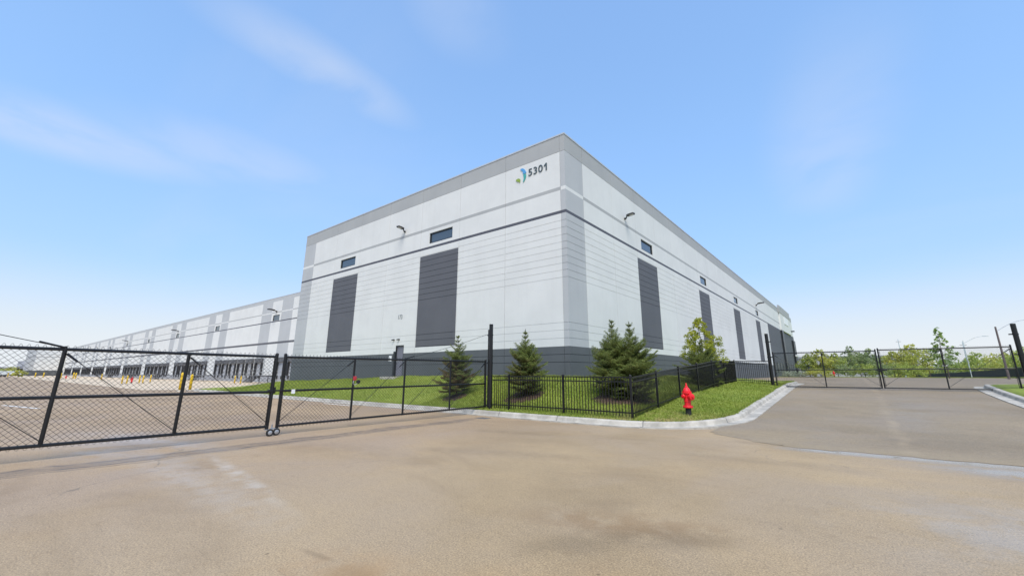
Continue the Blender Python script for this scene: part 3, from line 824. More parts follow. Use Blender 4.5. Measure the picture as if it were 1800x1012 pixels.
# ------------------------------------------------------------------ chain-link gates
def wires(mb,L,H,pitch,r,z0=0.,knuckle=.045):
    """two families of woven wires in the x-z plane, clipped to L x H, knuckled top and bottom"""
    k=H/ (H)  # 45 degree diamonds a little wider than tall
    asp=1.08
    run=H*asp
    n=int((L+run)/pitch)+1
    for fam in (0,1):
        for i in range(-int(run/pitch)-1,n):
            x0=i*pitch; x1=x0+run
            if fam: a=(x0+run,0); b=(x0,H)
            else: a=(x0,0); b=(x1,H)
            # clip in x
            (ax,az),(bx,bz)=a,b
            dx=bx-ax
            t0,t1=0.,1.
            for lim,sgn in ((0.,1),(L,-1)):
                if sgn==1:
                    if dx>0: t0=max(t0,(lim-ax)/dx)
                    else: t1=min(t1,(lim-ax)/dx)
                else:
                    if dx>0: t1=min(t1,(lim-ax)/dx)
                    else: t0=max(t0,(lim-ax)/dx)
            if t1-t0<.01: continue
            y=.004 if fam else -.004
            p=(ax+dx*t0,y,z0+az+(bz-az)*t0); q=(ax+dx*t1,y,z0+az+(bz-az)*t1)
            mb.tube(p,q,r,4,caps=False)
            if t1>.999 and knuckle:
                s=1 if fam else -1
                s=(1 if dx>0 else -1)
                mb.tube(q,(q[0]+s*pitch*.22,0,q[2]+knuckle),r*1.1,4,caps=False)
            if t0<.001 and knuckle:
                s=(-1 if dx>0 else 1)
                mb.tube(p,(p[0]+s*pitch*.2,0,p[2]-knuckle*.7),r*1.1,4,caps=False)
def gate_leaf(name,label,loc,rz,posts,ztop,zbot,zmid,low,pitch,wr,rods,caster,group,cable=None,tilt=0.,pr=.030,hinge_side=-1):
    """leaf built along local +x from the hinge at x=0; z measured from the ground at loc"""
    g=thing(name,label,'gate',loc,rz,group); g.rotation_euler=(0,tilt,rz)
    L=posts[-1]
    for nm,z in (('top_rail',ztop),('mid_rail',zmid),('bottom_rail',zbot)):
        mb=MB(); mb.tube((0,0,z),(L,0,z),pr*.88,10); mb.build(nm,M['black'],g,smooth=False)
    for i,x in enumerate(posts):
        mb=MB(); end=(i==len(posts)-1); first=(i==0)
        z0=low if end else zbot-.03
        mb.tube((x,0,z0),(x,0,ztop+(.05 if (end or first) else 0)),pr*(1.12 if end or first else .95),12)
        if end or first:
            mb.lathe([(pr*1.2,0),(pr*1.2,.02),(pr*.7,.045),(0.003,.05)],(x,0,ztop+.05),12)
        mb.build('post',M['black'],g)
        if end or first:
            tb=MB(); sx=x+(-.055 if end else .055); tb.tube((sx,-.012,zbot+.04),(sx,-.012,ztop-.04),.008,6)
            for k in range(5):
                z=zbot+.12+(ztop-zbot-.24)*k/4
                tb.tube((sx,-.012,z),(x,-.02,z),.009,6); tb.lathe([(pr*1.2,-.02),(pr*1.2,.02)],(x,0,z),12)
            tb.build('tension_bar',M['black'],g)
    mb=MB(); wires(mb,L,ztop-zbot+.06,pitch,wr,zbot-.03); mb.build('chain_link_mesh',M['blackwire'],g)
    for a,b in rods:   # (x_low, x_high)
        mb=MB(); p=Vector((a,-.045,zbot+.06)); q=Vector((b,-.045,ztop-.06)); mb.tube(p,q,.007,6)
        d=(q-p).normalized(); mb.tube(q-d*.26,q-d*.04,.019,8); mb.build('truss_rod',M['black'],g)
    if caster:
        dz=L*math.tan(tilt)
        x=L+.03; z=low; cy=caster
        fb=MB(); fb.box(x-.08,x+.10,-.07,.03,z-.012,z+.004); fb.box(x-.02,x+.04,min(cy*.085,cy*.065),max(cy*.085,cy*.065),.06+dz,z-.012); fb.tube((x+.07,-.03,z),(x+.07,-.03,z+.10),.012,8)
        c=fb.build('caster',M['galv'],g)
        wb=MB(); wb.lathe([(.052,-.024),(.080,-.024),(.088,-.014),(.088,.014),(.080,.024),(.052,.024)],(x+.01,cy*.115,.088+dz),24,'y'); wb.build('tyre',M['rubber'],c)
        rb=MB(); rb.lathe([(.016,-.034),(.050,-.026),(.053,.026),(.016,.034)],(x+.01,cy*.115,.088+dz),20,'y'); rb.build('rim',M['galv'],c)
    if cable:
        x,zt=cable; mb=MB(); p=Vector((-.10,-.02,zt)); q=Vector((x,-.02,ztop+.03)); n=10
        pts=[p+(q-p)*(i/n)-Vector((0,0,.06*sin(pi*i/n))) for i in range(n+1)]
        mb.path([tuple(a) for a in pts],.007,5); d=(p-q).normalized(); mb.tube(q,q+d*.38,.018,8); mb.tube(q-Vector((0,0,.06)),q+Vector((0,0,.03)),.022,8); mb.build('support_cable',M['black'],g)
    return g
GL=['double swing gates across the truck yard','double swing gates across the side drive']
yA0=-2.92
gA=gate_leaf('chain_link_gate','near black chain link gate leaf cut off by the left edge of the picture',(-12.02,yA0,0),radians(90.3),[0,1.96,3.95,5.93,7.84],2.035,.29,1.14,.22,.100,.0035,
    [(1.96,0),(3.95,1.96),(5.93,3.95),(7.84,5.93)],-1,GL[0],cable=(3.95,3.13),tilt=radians(.45),pr=.036)
gB=gate_leaf('chain_link_gate','near black chain link gate leaf hung from the tall post, with a red lock',(-11.97,13.02,0),radians(-91.0),[0,1.90,3.95,5.80,7.84],2.01,.25,1.13,.20,.100,.0035,
    [(1.90,0),(3.95,1.90),(5.80,3.95),(7.84,5.80)],1,GL[0],cable=(3.95,3.13),tilt=radians(.25),pr=.034)
# rod layout as in the photograph: each rod falls towards the free end
zc=d_road(27.1)
zc=float(zc)
gC=gate_leaf('chain_link_gate','left leaf of the far black gate across the side drive, next to the building',(-3.49,27.15,zc),0,[0,2.19,4.36],2.60-zc,.855-zc,1.715-zc,.83-zc,.075,.0028,[(2.19,0),(4.36,2.19)],False,GL[1],pr=.028)
gD=gate_leaf('chain_link_gate','right leaf of the far black gate across the side drive, towards the street lamp',(5.33,27.15,zc),pi,[0,2.16,4.36],2.64-zc,.865-zc,1.73-zc,.83-zc,.075,.0028,[(2.16,0),(4.36,2.16)],False,GL[1],pr=.028)
def latch(g,x,z):
    mb=MB(); mb.box(x-.02,x+.30,-.03,.03,z-.02,z+.02); mb.tube((x+.06,0,z-.07),(x+.06,0,z+.09),.03,8); mb.box(x-.10,x+.02,-.045,.045,z-.03,z+.03); mb.build('latch',M['black'],g,bevel=.004)
latch(gA,7.84,1.17)
latch(gC,4.36,.93)
mb=MB(); mb.box(7.50,7.59,.03,.045,1.05,1.16); mb.build('tag_plate',M['paper'],gB)

# padlock hanging on the gate
PL=thing('padlock','small red and black padlock hanging on the second post of the near gate','padlock',(-11.93,7.17,1.36))
mb=MB(); mb.box(-.02,.03,-.05,.05,-.02,.10); mb.build('body',M['lockred'],PL,bevel=.012)
mb=MB(); mb.lathe([(.02,-.03),(.055,-.028),(.055,.028),(.02,.03)],(.03,.11,-.06),16,'x'); mb.build('lock_drum',M['rubber'],PL)
mb=MB(); mb.path([(.0,-.03,-.02),(.01,-.05,-.10),(.01,0,-.15),(.02,.05,-.13),(.02,.1,-.10)],.009,6); mb.build('shackle',M['galv'],PL)

# tall gate posts
def tall_post(label,x,y,z0,z1,r,side,pipe=True,group=None):
    g=thing('gate_post',label,'gate post',(x,y,z0),0,group); h=z1-z0
    mb=MB(); mb.lathe([(r,-.15),(r,h-.01),(r*.92,h),(r*.92,h-.05)],(0,0,0),20); mb.build('pipe',M['blackpost'],g,smooth=False)
    for z in (.12,h*.53,h-.45):
        mb=MB(); mb.lathe([(r*1.12,z-.03),(r*1.12,z+.03)],(0,0,0),16); mb.box(min(0,side[0]*.2)-.015*(side[0]==0),max(0,side[0]*.2)+.015*(side[0]==0),min(0,side[1]*.2)-.015*(side[1]==0),max(0,side[1]*.2)+.015*(side[1]==0),z-.025,z+.025)
        mb.build('hinge',M['black'],g)
    if pipe: 
        mb=MB(); mb.tube((side[0]*(r+.05),side[1]*(r+.05),.05),(side[0]*(r+.05),side[1]*(r+.05),h-.22),.028,10); mb.build('hinge_pipe',M['black'],g)
    return g
PG='tall round posts carrying the gates'
tall_post('tall black gate post at the front corner of the lawn, cable running left from it',-11.70,13.02,.18,3.53,.082,(-1,0),True,PG)
tall_post('tall round black gate post on the grass where the iron fence meets the drive gate',-3.70,27.27,.95,3.70,.088,(1,0),False,PG)
tall_post('tall round black gate post at the right edge of the picture',5.60,27.30,.85,3.62,.088,(-1,0),False,PG)
tall_post('tall round black gate post carrying the left leaf of the yard gate',-11.98,-3.12,0,3.53,.082,(0,1),False,PG)

# ------------------------------------------------------------------ iron fence
def iron_fence(label,pts,posth,raise_top,npick,group,dz=(1.21,1.07,.13)):
    """pts: post feet (x,y,z)"""
    o=pts[0]; g=thing('iron_fence',label,'fence',o,0,group)
    def L(p): return Vector((p[0]-o[0],p[1]-o[1],p[2]-o[2]))
    for i,p in enumerate(pts):
        if p[3]==0: continue
        q=L(p); mb=MB(); s=.032; mb.box(q.x-s,q.x+s,q.y-s,q.y+s,q.z-.2,q.z+posth); 
        mb.box(q.x-s-.008,q.x+s+.008,q.y-s-.008,q.y+s+.008,q.z+posth,q.z+posth+.012)
        mb.lathe([(s*1.1,0),(s*.6,.02),(.004,.03)],(q.x,q.y,q.z+posth+.012),8); mb.build('post',M['fence'],g)
    for nm,h,hh in (('top_rail',dz[0],.019),('mid_rail',dz[1],.019),('bottom_rail',dz[2],.019)):
        mb=MB()
        for a,b in zip(pts[:-1],pts[1:]):
            a,b=L(a),L(b); d=(b-a); n=Vector((-d.y,d.x,0)).normalized()*.019; u=Vector((0,0,h)); w=Vector((0,0,hh))
            v=[a+u-n-w,b+u-n-w,b+u+n-w,a+u+n-w,a+u-n+w,b+u-n+w,b+u+n+w,a+u+n+w]
            k=len(mb.v); mb.v+=[tuple(x) for x in v]
            for q in ((0,3,2,1),(4,5,6,7),(0,1,5,4),(1,2,6,5),(2,3,7,6),(3,0,4,7)): mb.f.append(tuple(k+i for i in q)); mb.m.append(0)
        mb.build(nm,M['fence'],g)
    mb=MB()
    for a,b in zip(pts[:-1],pts[1:]):
        a,b=L(a),L(b); n=max(1,int(round((b-a).length/.112)))
        for i in range(1,n):
            p=a+(b-a)*(i/n); s=.0098; mb.box(p.x-s,p.x+s,p.y-s,p.y+s,p.z+.015,p.z+dz[0]-.019)
    ob=mb.build('pickets',M['fence'],g)
    return g
FG='lengths of black iron fence round the lawn'
iron_fence('low black iron picket fence along the front kerb, beside the tall gate post',[(-11.60,13.06,.21,0),(-10.745,13.05,.22,1),(-8.26,13.05,.22,1),(-5.70,13.0,.21,1)],1.255,0,22,FG)
sp=[(12.95,.205),(15.17,.36),(17.67,.545),(20.25,.71),(22.88,.90),(25.46,.985),(28.05,1.03)]
iron_fence('black iron picket fence climbing the slope behind the red hydrant',[(-5.67,y+(.09 if i==0 else 0),z,0 if i==0 else 1) for i,(y,z) in enumerate(sp)],1.255,0,22,FG)
iron_fence('short level piece of black iron picket fence joining the tall post by the drive gate',[(-5.60,28.02,1.03,0),(-3.80,27.32,.98,0)],1.25,0,16,FG)
# ------------------------------------------------------------------ hydrant
def hydrant(label,loc,k=1.,rz=0,det=True,group=None,z_cut=0):
    g=thing('fire_hydrant',label,'hydrant',loc,rz,group); g.scale=(k,k,k)
    n=24 if det else 10
    mb=MB(); mb.lathe([(.088,-.1),(.088,.17),(.092,.175)],(0,0,0),n); mb.build('standpipe',M['rubber'],g,smooth=False)
    mb=MB(); mb.lathe([(.09,.17),(.155,.175),(.158,.205),(.150,.225),(.110,.235),(.102,.26),(.100,.36),(.114,.365),(.114,.385),(.102,.39),(.104,.60),(.128,.605),(.150,.615),(.150,.655),(.125,.662)],(0,0,0),n)
    if det:
        for i in range(8):
            t=2*pi*i/8+.2; mb.lathe([(.014,.225),(.014,.245)],(.135*cos(t),.135*sin(t),0),6); mb.lathe([(.012,.655),(.012,.672)],(.136*cos(t),.136*sin(t),0),6)
    mb.build('barrel',M['red'],g,smooth=False)
    mb=MB(); mb.lathe([(.122,.66),(.118,.70),(.100,.75),(.066,.79),(.044,.81),(.044,.84),(.030,.855),(.024,.90),(.018,.905),(.016,.94),(.006,.945)],(0,0,0),n); mb.build('bonnet',M['red'],g,smooth=False)
    mb=MB(); mb.lathe([(.075,-.06),(.078,-.15),(.100,-.155),(.104,-.20),(.098,-.23),(.06,-.24),(.03,-.245),(.028,-.275)],(0,0,.515),n,'y'); mb.build('pumper_nozzle',M['red'],g,smooth=False)
    for s in (-1,1):
        mb=MB(); mb.lathe([(.05,s*.06),(.052,s*.12),(.068,s*.125),(.070,s*.17),(.060,s*.185),(.022,s*.19),(.020,s*.215)],(0,0,.53),n,'x'); mb.build('hose_nozzle',M['red'],g,smooth=False)
    return g
hydrant('large bright red fire hydrant on the grass before the sloping fence',(-4.42,14.42,.30),1.0,radians(58))
hydrant('tiny far red hydrant among yellow posts before the docks',(-89.7,15.8,0),1.05,0,False)
hydrant('faint far red hydrant at the distant left end of the truck yard',(-160,15.3,0),1.05,0,False)
hydrant('small faded red hydrant far off beside the bushes beyond the side gate',(-3.0,89.,.93),1.05,0,False)

# ------------------------------------------------------------------ bollards, stairs, rail
def bollard():
    g=thing('bollard','x','bollard',(0,0,0),0,'yellow bollards in the truck yard')
    mb=MB(); mb.lathe([(.085,-.05),(.085,1.02),(.070,1.07),(.03,1.10),(.003,1.105)],(0,0,0),12); mb.build('sleeve',M['yellow'],g,smooth=True)
    mb=MB(); mb.lathe([(.20,-.02),(.20,.05),(.10,.09)],(0,0,0),12); mb.build('footing',M['kerb'],g)
    return g
BL=[((-45.8,11.3),1.45,1.35,'largest yellow bollard, right beside the second upright of the near gate leaf'),
    ((-46.2,12.1),1.3,1.3,'yellow bollard half hidden behind the second upright of the near gate leaf'),
    ((-71.1,23.8),1.05,1,'left one of two yellow bollards by the loading stairs near the lawn'),
    ((-70.3,24.3),1.05,1,'right one of two yellow bollards by the loading stairs near the lawn'),
    ((-81.9,13.4),1.1,1,'first yellow bollard left of the far red hydrant'),
    ((-81.2,13.8),1.1,1,'yellow bollard immediately left of the far red hydrant'),
    ((-84.3,15.7),1.1,1,'yellow bollard immediately right of the far red hydrant'),
    ((-83.7,16.0),1.1,1,'middle yellow bollard of the three right of the far red hydrant'),
    ((-90.5,18.2),1.15,1,'last yellow bollard of the three right of the far red hydrant'),
    ((-129.3,17.7),1.2,1.2,'lone far yellow bollard in front of the fourth group of docks'),
    ((-158.5,16.4),1.5,1.6,'far yellow bollard right of the faint hydrant'),
    ((-156.5,16.6),1.4,1.6,'far yellow bollard close behind the one right of the faint hydrant'),
    ((-160.9,14.0),1.5,1.6,'far yellow bollard left of the faint hydrant'),
    ((-163.,14.6),1.4,1.6,'far yellow bollard paired with the one left of the faint hydrant'),
    ((-203.,12.6),1.5,1.7,'distant yellow bollard before the dark foot of the end wing, left one'),
    ((-201.,14.2),1.5,1.7,'distant yellow bollard before the dark foot of the end wing, right one'),
    ((-236.,8.2),1.5,1.7,'most distant yellow bollard at the far left by the trailers')]
b0=bollard()
for i,((x,y),kz,kx,lab) in enumerate(BL):
    o=b0 if i==0 else dup(b0); o.location=(x,y,0); o.scale=(kx,kx,kz); o['label']=lab
def stairs(x,label):
    g=thing('loading_stairs',label,'stairs',(x,28.6,0),0,'steel loading stairs along the docks')
    mb=MB()
    for i in range(7): mb.box(.0+.42*i,.46+.42*i,-.6,.6,.14*i+.05,.14*i+.12)
    mb.build('treads',M['lampm'],g)
    mb=MB()
    for y in (-.62,.6): mb.prism([(0,0),(3.0,.98),(3.0,1.14),(0,.16)],y,y+.02)
    mb.build('stringers',M['lampm'],g)
    mb=MB(); mb.box(3.0,9.6,-.62,.62,1.02,1.14)
    for xx in (3.2,6.3,9.4): mb.box(xx,xx+.08,-.6,-.52,0,1.02)
    mb.build('platform',M['lampm'],g)
    mb=MB()
    for h in (.5,1.0): mb.path([(0,-.6,.1+h),(3.,-.6,1.1+h),(9.6,-.6,1.1+h)],.022,6)
    for xx,z in ((.1,0.1),(3.,1.1),(6.3,1.1),(9.5,1.1)): mb.tube((xx,-.6,z),(xx,-.6,z+1.),.02,6)
    mb.build('handrail',M['galv'],g)
    return g
s0=stairs(-80.1,'nearest dark steel loading stairs with a pale handrail, right beside the lawn tip')
for k,lab in ((1,'dark steel loading stairs at the second bay, behind the gate upright'),(2,'dark steel loading stairs at the third bay, right of the far red hydrant'),(3,'faint loading stairs at the fourth bay, left of the yellow bollard pair'),(4,'faint loading stairs at the fifth bay along the docks')):
    o=dup(s0); o.location=(-80.1-29.08*k,28.6,0); o['label']=lab
GR=thing('guard_rail','long pale steel guard rail rising towards the tall block in front of the docks','guard rail',(-111,27.4,0))
mb=MB()
for h in (0,-.45): mb.tube((0,0,.75+h+.1),(47,0,1.83+h),.022,6)
mb.build('rails',M['galv'],GR)
for k in range(8):
    mb=MB(); x=47*k/7; mb.tube((x,0,0),(x,0,.85+x*.0208),.022,6); mb.build('post',M['galv'],GR)

# ------------------------------------------------------------------ vegetation
def tris(C,A,B):  # build triangles from centre arrays
    pass
def spruce(label,loc,H,R,seed,brown=0.,tip=.25,group='young spruces planted on the lawn',dens=1.,twist=0):
    g=thing('spruce_tree',label,'spruce',loc,0,group); rng=np.random.default_rng(seed)
    mb=MB(); n=8
    wob=[(.02*sin(3*i+seed),.02*cos(2*i+seed)) for i in range(n+1)]
    pts=[(wob[i][0]*(i>0),wob[i][1]*(i>0),H*i/n*.985) for i in range(n+1)]
    mb.path([(a,b,c-(.05 if c==0 else 0)) for a,b,c in pts],[max(.006,.045*(1-i/n)**.8*H/3) for i in range(n+1)],7)
    P=[];D=[];Ln=[];Mi=[]
    nz=int(H/.105)
    for w in range(nz):
        t=(w+.3)/nz; z=H*(.05+.93*t)
        env=(1-t)
        q=min(1,max(0,(1-t)/.75)); sq=q*q*(3-2*q); Lb=R*(.13+.95*sq)*(1.0 if t>.10 else .85+.15*t/.10)*(1+.16*sin(w*1.9+seed))
        nb=int(6+4*env+rng.integers(0,2))
        if t>.66: nb=5
        if t>.60 and w%2: continue
        
        a0=rng.uniform(0,6.3)
        for b in range(nb):
            az=a0+2*pi*b/nb+rng.normal(0,.3); zj=rng.normal(0,.045)*(t<.6); L=Lb*rng.uniform(.55,1.22)*(1.+.18*sin(az*2+seed))
            el=(.10+.85*t**1.1)+rng.normal(0,.17)
            d=np.array([cos(az)*cos(el),sin(az)*cos(el),sin(el)])
            o=np.array([0,0,max(.05,z+zj)])
            curve=lambda s: o+d*L*s+np.array([0,0,L*(.16*s*s-.10*s)])
            e=curve(1.); 
            mb.tube(tuple(o),tuple(curve(.6)),.009*(.4+env),4,.005,caps=False)
            mb.tube(tuple(curve(.6)),tuple(e),.005,3,.002,caps=False)
            # sprigs along the branch and on side twigs
            side=np.array([-sin(az),cos(az),0.])
            m=max(3,int(L/.055*dens))
            for i in range(m):
                s=(i+.7)/m; p=curve(s)
                tl=.42*L*(1-s)*(.5+s)+.06
                for sg in (-1,1):
                    k=max(1,int(tl/.05))
                    td=d*.72+side*sg*.70+np.array([0,0,rng.normal(0,.16)]); td/=np.linalg.norm(td)
                    for q in range(k):
                        P.append(p+td*tl*(q+.5)/k); D.append(td); Ln.append(1.); Mi.append((s,t,az,q==k-1))
                P.append(p); D.append(d); Ln.append(1.); Mi.append((s,t,az,i==m-1))
    # leader
    for i in range(10):
        P.append(np.array([0,0,H*(.93+.007*i)])); D.append(np.array([0,0,1.])); Ln.append(1.); Mi.append((.9,1.,0,False))
    mb.build('trunk',M['bark'],g)
    P=np.array(P);D=np.array(D); n=len(P); k=7
    meta=np.array(Mi)
    P=np.repeat(P,k,0); D=np.repeat(D,k,0); meta=np.repeat(meta,k,0); N=len(P)
    rnd=rng.normal(0,1,(N,3)); rnd-=D*(rnd*D).sum(1)[:,None]; rnd/=np.linalg.norm(rnd,axis=1)[:,None]+1e-9
    nd=D*.75+rnd*.75+np.array([0,0,.12]); nd/=np.linalg.norm(nd,axis=1)[:,None]
    base=P+D*rng.uniform(-.03,.03,N)[:,None]; ln=rng.uniform(.040,.072,N)[:,None]
    wd=np.cross(nd,rnd); wd/=np.linalg.norm(wd,axis=1)[:,None]+1e-9; w=rng.uniform(.0045,.0085,N)[:,None]
    V=np.stack([base-wd*w,base+wd*w,base+nd*ln],1).reshape(-1,3); F=np.arange(3*N).reshape(-1,3)
    r=rng.random(N); mi=np.zeros(N,int)
    outer=(meta[:,0]>.72)
    mi[outer&(r<tip)]=1; mi[(meta[:,3]>0)&(r<tip*.7)]=1
    if brown:
        low=(meta[:,1]<.45); lowin=low&((meta[:,0]<.6)|(np.cos(meta[:,2]-3.6)>.15))
        mi[lowin&(rng.random(N)<brown)]=2
    mesh_np('needles',V,F,[M['needle'],M['needletip'],M['needlebrown']],mi,g)
    return g
spruce('small spruce with browned lower branches behind the right end of the near gate',(-14.95,14.25,.57),2.72,.84,11,.80,.26)
spruce('bushy spruce between the tall gate post and the fence corner, one twig poking out left',(-11.15,14.65,.62),2.78,.84,23,.42,.42)
spruce('left one of the twin dark spruces growing into each other behind the fence corner',(-7.72,16.05,.62),3.05,1.0,35,.12,.30)
spruce('right one of the twin dark spruces growing into each other behind the fence corner',(-6.92,15.95,.58),2.98,.98,47,.08,.24)
spruce('dark low spruce standing in front of the yellow-green tree behind the fence',(-6.50,24.2,.93),2.25,.98,59,.05,.08)
def mulch(x,y,r,seed):
    rng=random.Random(seed); mb=MB(); n=26
    ring=[]
    for k in (1.,.72,.4):
        ring.append([(x+r*k*rng.uniform(.86,1.1)*cos(2*pi*i/n),y+r*k*rng.uniform(.86,1.1)*sin(2*pi*i/n)) for i in range(n)])
    def z(p): return float(lawn_z(p[0],p[1]))
    hs=(.012,.045,.055)
    for r_,h in zip(ring,hs): mb.v+=[(a,b,z((a,b))+h) for a,b in r_]
    mb.v.append((x,y,z((x,y))+.06))
    for j in range(2):
        for i in range(n): mb.f.append((j*n+i,j*n+(i+1)%n,(j+1)*n+(i+1)%n,(j+1)*n+i)); mb.m.append(0)
    for i in range(n): mb.f.append((2*n+i,2*n+(i+1)%n,3*n)); mb.m.append(0)
    o=mb.build('mulch',M['mulch']); tag(o,kind='stuff'); return o
for i,(x,y,r) in enumerate([(-14.95,14.2,.6),(-11.15,14.55,.85),(-7.3,15.85,1.15),(-6.5,24.2,.8)]): mulch(x,y,r,i+3)

def broadleaf(name,label,loc,H,crown,seed,leafm,leaf=.07,n=5000,cat='tree',group=None,trunk_r=.05,cr0=.25,narrow=1.,clumps=26,gap=.6,multi=1,taper=0.):
    """crown: radius; leaves gathered on the ends of real limbs"""
    g=thing(name,label,cat,loc,0,group); rng=np.random.default_rng(seed)
    mb=MB(); tips=[]
    for s in range(multi):
        bx,by=(0,0) if multi==1 else (rng.normal(0,crown*.25),rng.normal(0,crown*.25))
        top=np.array([bx*1.5+rng.normal(0,.04*H),by*1.5+rng.normal(0,.04*H),H*.93])
        pts=[np.array([bx*.4,by*.4,-.1])]
        for i in range(1,7):
            t=i/6; pts.append(np.array([bx*.4,by*.4,0])*(1-t)+top*t+np.array([rng.normal(0,.012*H),rng.normal(0,.012*H),0])*(t<1))
        mb.path([tuple(p) for p in pts],[trunk_r*(1-.13*i) if i<6 else .006 for i in range(7)],7)
        nl=clumps//multi
        for i in range(nl):
            t=cr0+(1-cr0)*((i+.5)/nl)**.9; z=H*t*.93
            k=min(5,int(t*6)); f=t*6-k
            o=pts[k]*(1-f)+pts[min(6,k+1)]*f
            q_=min(1,max(.02,(t-cr0*.8)/(1.06-cr0*.8))); rr=crown*(sin(pi*q_**.8)**.62)*rng.uniform(.6,1.1)*narrow*(1+taper*(.5-t))
            az=i*2.4+rng.normal(0,.35); el=.18+.42*t+rng.normal(0,.12)
            e=o+np.array([cos(az)*rr,sin(az)*rr,rr*math.tan(min(1.1,el))*.32])
            mb.tube(tuple(o),tuple(o*.45+e*.55),trunk_r*.30,4,trunk_r*.16,caps=False); mb.tube(tuple(o*.45+e*.55),tuple(e),trunk_r*.16,3,.003,caps=False)
            tips.append((e,rr)); tips.append((o*.4+e*.6+np.array([0,0,.03*H]),rr*.8))
    tips.append((np.array([0,0,H*.97]),crown*.35))
    mb.build('trunk',M['bark'],g)
    T=np.array([t[0] for t in tips]); rad=np.array([max(.10*crown,.42*t[1]*gap) for t in tips])
    w=rad**1.6; ci=rng.choice(len(T),n,p=w/w.sum())
    dirs=rng.normal(0,1,(n,3)); dirs/=np.linalg.norm(dirs,axis=1)[:,None]
    C=T[ci]+dirs*(rad[ci]*rng.random(n)**.5)[:,None]*np.array([1.15,1.15,.85])
    C[:,2]=np.maximum(C[:,2],.06*H if cr0<.1 else cr0*H*.7)
    a=rng.normal(0,1,(n,3)); a/=np.linalg.norm(a,axis=1)[:,None]
    up=np.array([0,0,1.])+rng.normal(0,.7,(n,3)); b=np.cross(a,up); b/=np.linalg.norm(b,axis=1)[:,None]+1e-9
    L=leaf*rng.uniform(.6,1.3,n)[:,None]; Wd=L*.38
    V=np.stack([C-a*L*.5,C+b*Wd,C+a*L*.5,C-b*Wd],1).reshape(-1,3); F=np.arange(4*n).reshape(-1,4)
    mesh_np('foliage',V,F,leafm,None,g)
    return g
broadleaf('deciduous_tree','young yellow-green leafy tree behind the sloping fence, taller than the spruce before it',(-6.75,25.8,.95),3.80,1.06,5,M['leafyel'],.080,9200,trunk_r=.045,cr0=.10,clumps=58,gap=.56,taper=.7)

# distant trees right of the building
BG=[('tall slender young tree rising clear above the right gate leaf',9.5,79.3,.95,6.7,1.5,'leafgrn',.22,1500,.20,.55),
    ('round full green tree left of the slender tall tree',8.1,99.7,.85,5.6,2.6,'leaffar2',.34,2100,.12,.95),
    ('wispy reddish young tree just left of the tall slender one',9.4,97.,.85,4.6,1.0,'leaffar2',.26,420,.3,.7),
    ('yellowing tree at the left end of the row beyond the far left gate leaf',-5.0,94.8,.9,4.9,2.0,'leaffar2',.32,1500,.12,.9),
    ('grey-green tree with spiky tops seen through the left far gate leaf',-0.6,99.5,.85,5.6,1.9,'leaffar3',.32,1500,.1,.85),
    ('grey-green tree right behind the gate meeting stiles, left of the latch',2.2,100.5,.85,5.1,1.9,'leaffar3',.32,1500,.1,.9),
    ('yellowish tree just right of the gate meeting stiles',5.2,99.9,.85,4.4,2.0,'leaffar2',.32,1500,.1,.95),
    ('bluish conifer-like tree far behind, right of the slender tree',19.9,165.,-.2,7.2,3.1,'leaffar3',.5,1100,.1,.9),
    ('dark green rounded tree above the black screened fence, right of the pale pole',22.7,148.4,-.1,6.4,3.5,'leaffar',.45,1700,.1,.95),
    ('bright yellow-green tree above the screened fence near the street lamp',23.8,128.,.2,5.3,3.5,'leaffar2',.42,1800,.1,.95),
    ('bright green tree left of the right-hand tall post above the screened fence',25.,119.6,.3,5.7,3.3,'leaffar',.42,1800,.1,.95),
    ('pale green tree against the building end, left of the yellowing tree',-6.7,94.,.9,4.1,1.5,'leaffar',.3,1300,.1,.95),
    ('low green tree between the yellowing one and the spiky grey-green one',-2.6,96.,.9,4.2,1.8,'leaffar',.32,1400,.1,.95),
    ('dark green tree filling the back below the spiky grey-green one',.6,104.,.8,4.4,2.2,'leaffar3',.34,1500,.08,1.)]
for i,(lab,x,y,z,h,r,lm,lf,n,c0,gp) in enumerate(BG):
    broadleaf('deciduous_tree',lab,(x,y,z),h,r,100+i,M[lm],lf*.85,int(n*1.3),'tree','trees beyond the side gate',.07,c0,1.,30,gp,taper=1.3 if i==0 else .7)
SH=[('silvery low shrub at the foot of the building end',-9.2,86.5,.9,.75,1.1,'leafsilver',.14,700),
    ('second silvery low shrub at the foot of the building end, nearer the yellow bushes',-7.6,86.7,.9,.75,1.1,'leafsilver',.14,700),
    ('yellow-green bush beside the silvery shrubs',-6.2,86.6,.9,1.25,1.2,'leaffar2',.16,800),
    ('yellow-green bush in the middle of the row beyond the left gate leaf',-4.6,86.9,.9,1.35,1.3,'leaffar2',.16,800),
    ('drooping yellow-green bush at the right end of the row, left of the faded hydrant',-3.9,88.8,.95,1.1,1.0,'leaffar2',.16,600),
    ('dark green undergrowth bush right of the faded hydrant',-1.2,91.,.95,1.9,1.6,'leaffar3',.22,900),
    ('dark green undergrowth bush below the spiky tree',.9,91.5,.95,2.0,1.7,'leaffar',.22,900),
    ('dark green undergrowth bush behind the gate latch',3.2,92.,.95,2.0,1.7,'leaffar3',.22,900),
    ('green undergrowth bush right of the gate latch',5.4,93.,.95,2.0,1.7,'leaffar',.22,900),
    ('green undergrowth bush under the round full tree',7.6,94.5,.95,1.7,1.7,'leaffar',.22,900)]
for i,(lab,x,y,z,h,r,lm,lf,n) in enumerate(SH):
    broadleaf('shrub',lab,(x,y,z),h,r,200+i,M[lm],lf,n,'shrub','shrubs beyond the side gate',.03,.05,1.,16,1.15,multi=3)
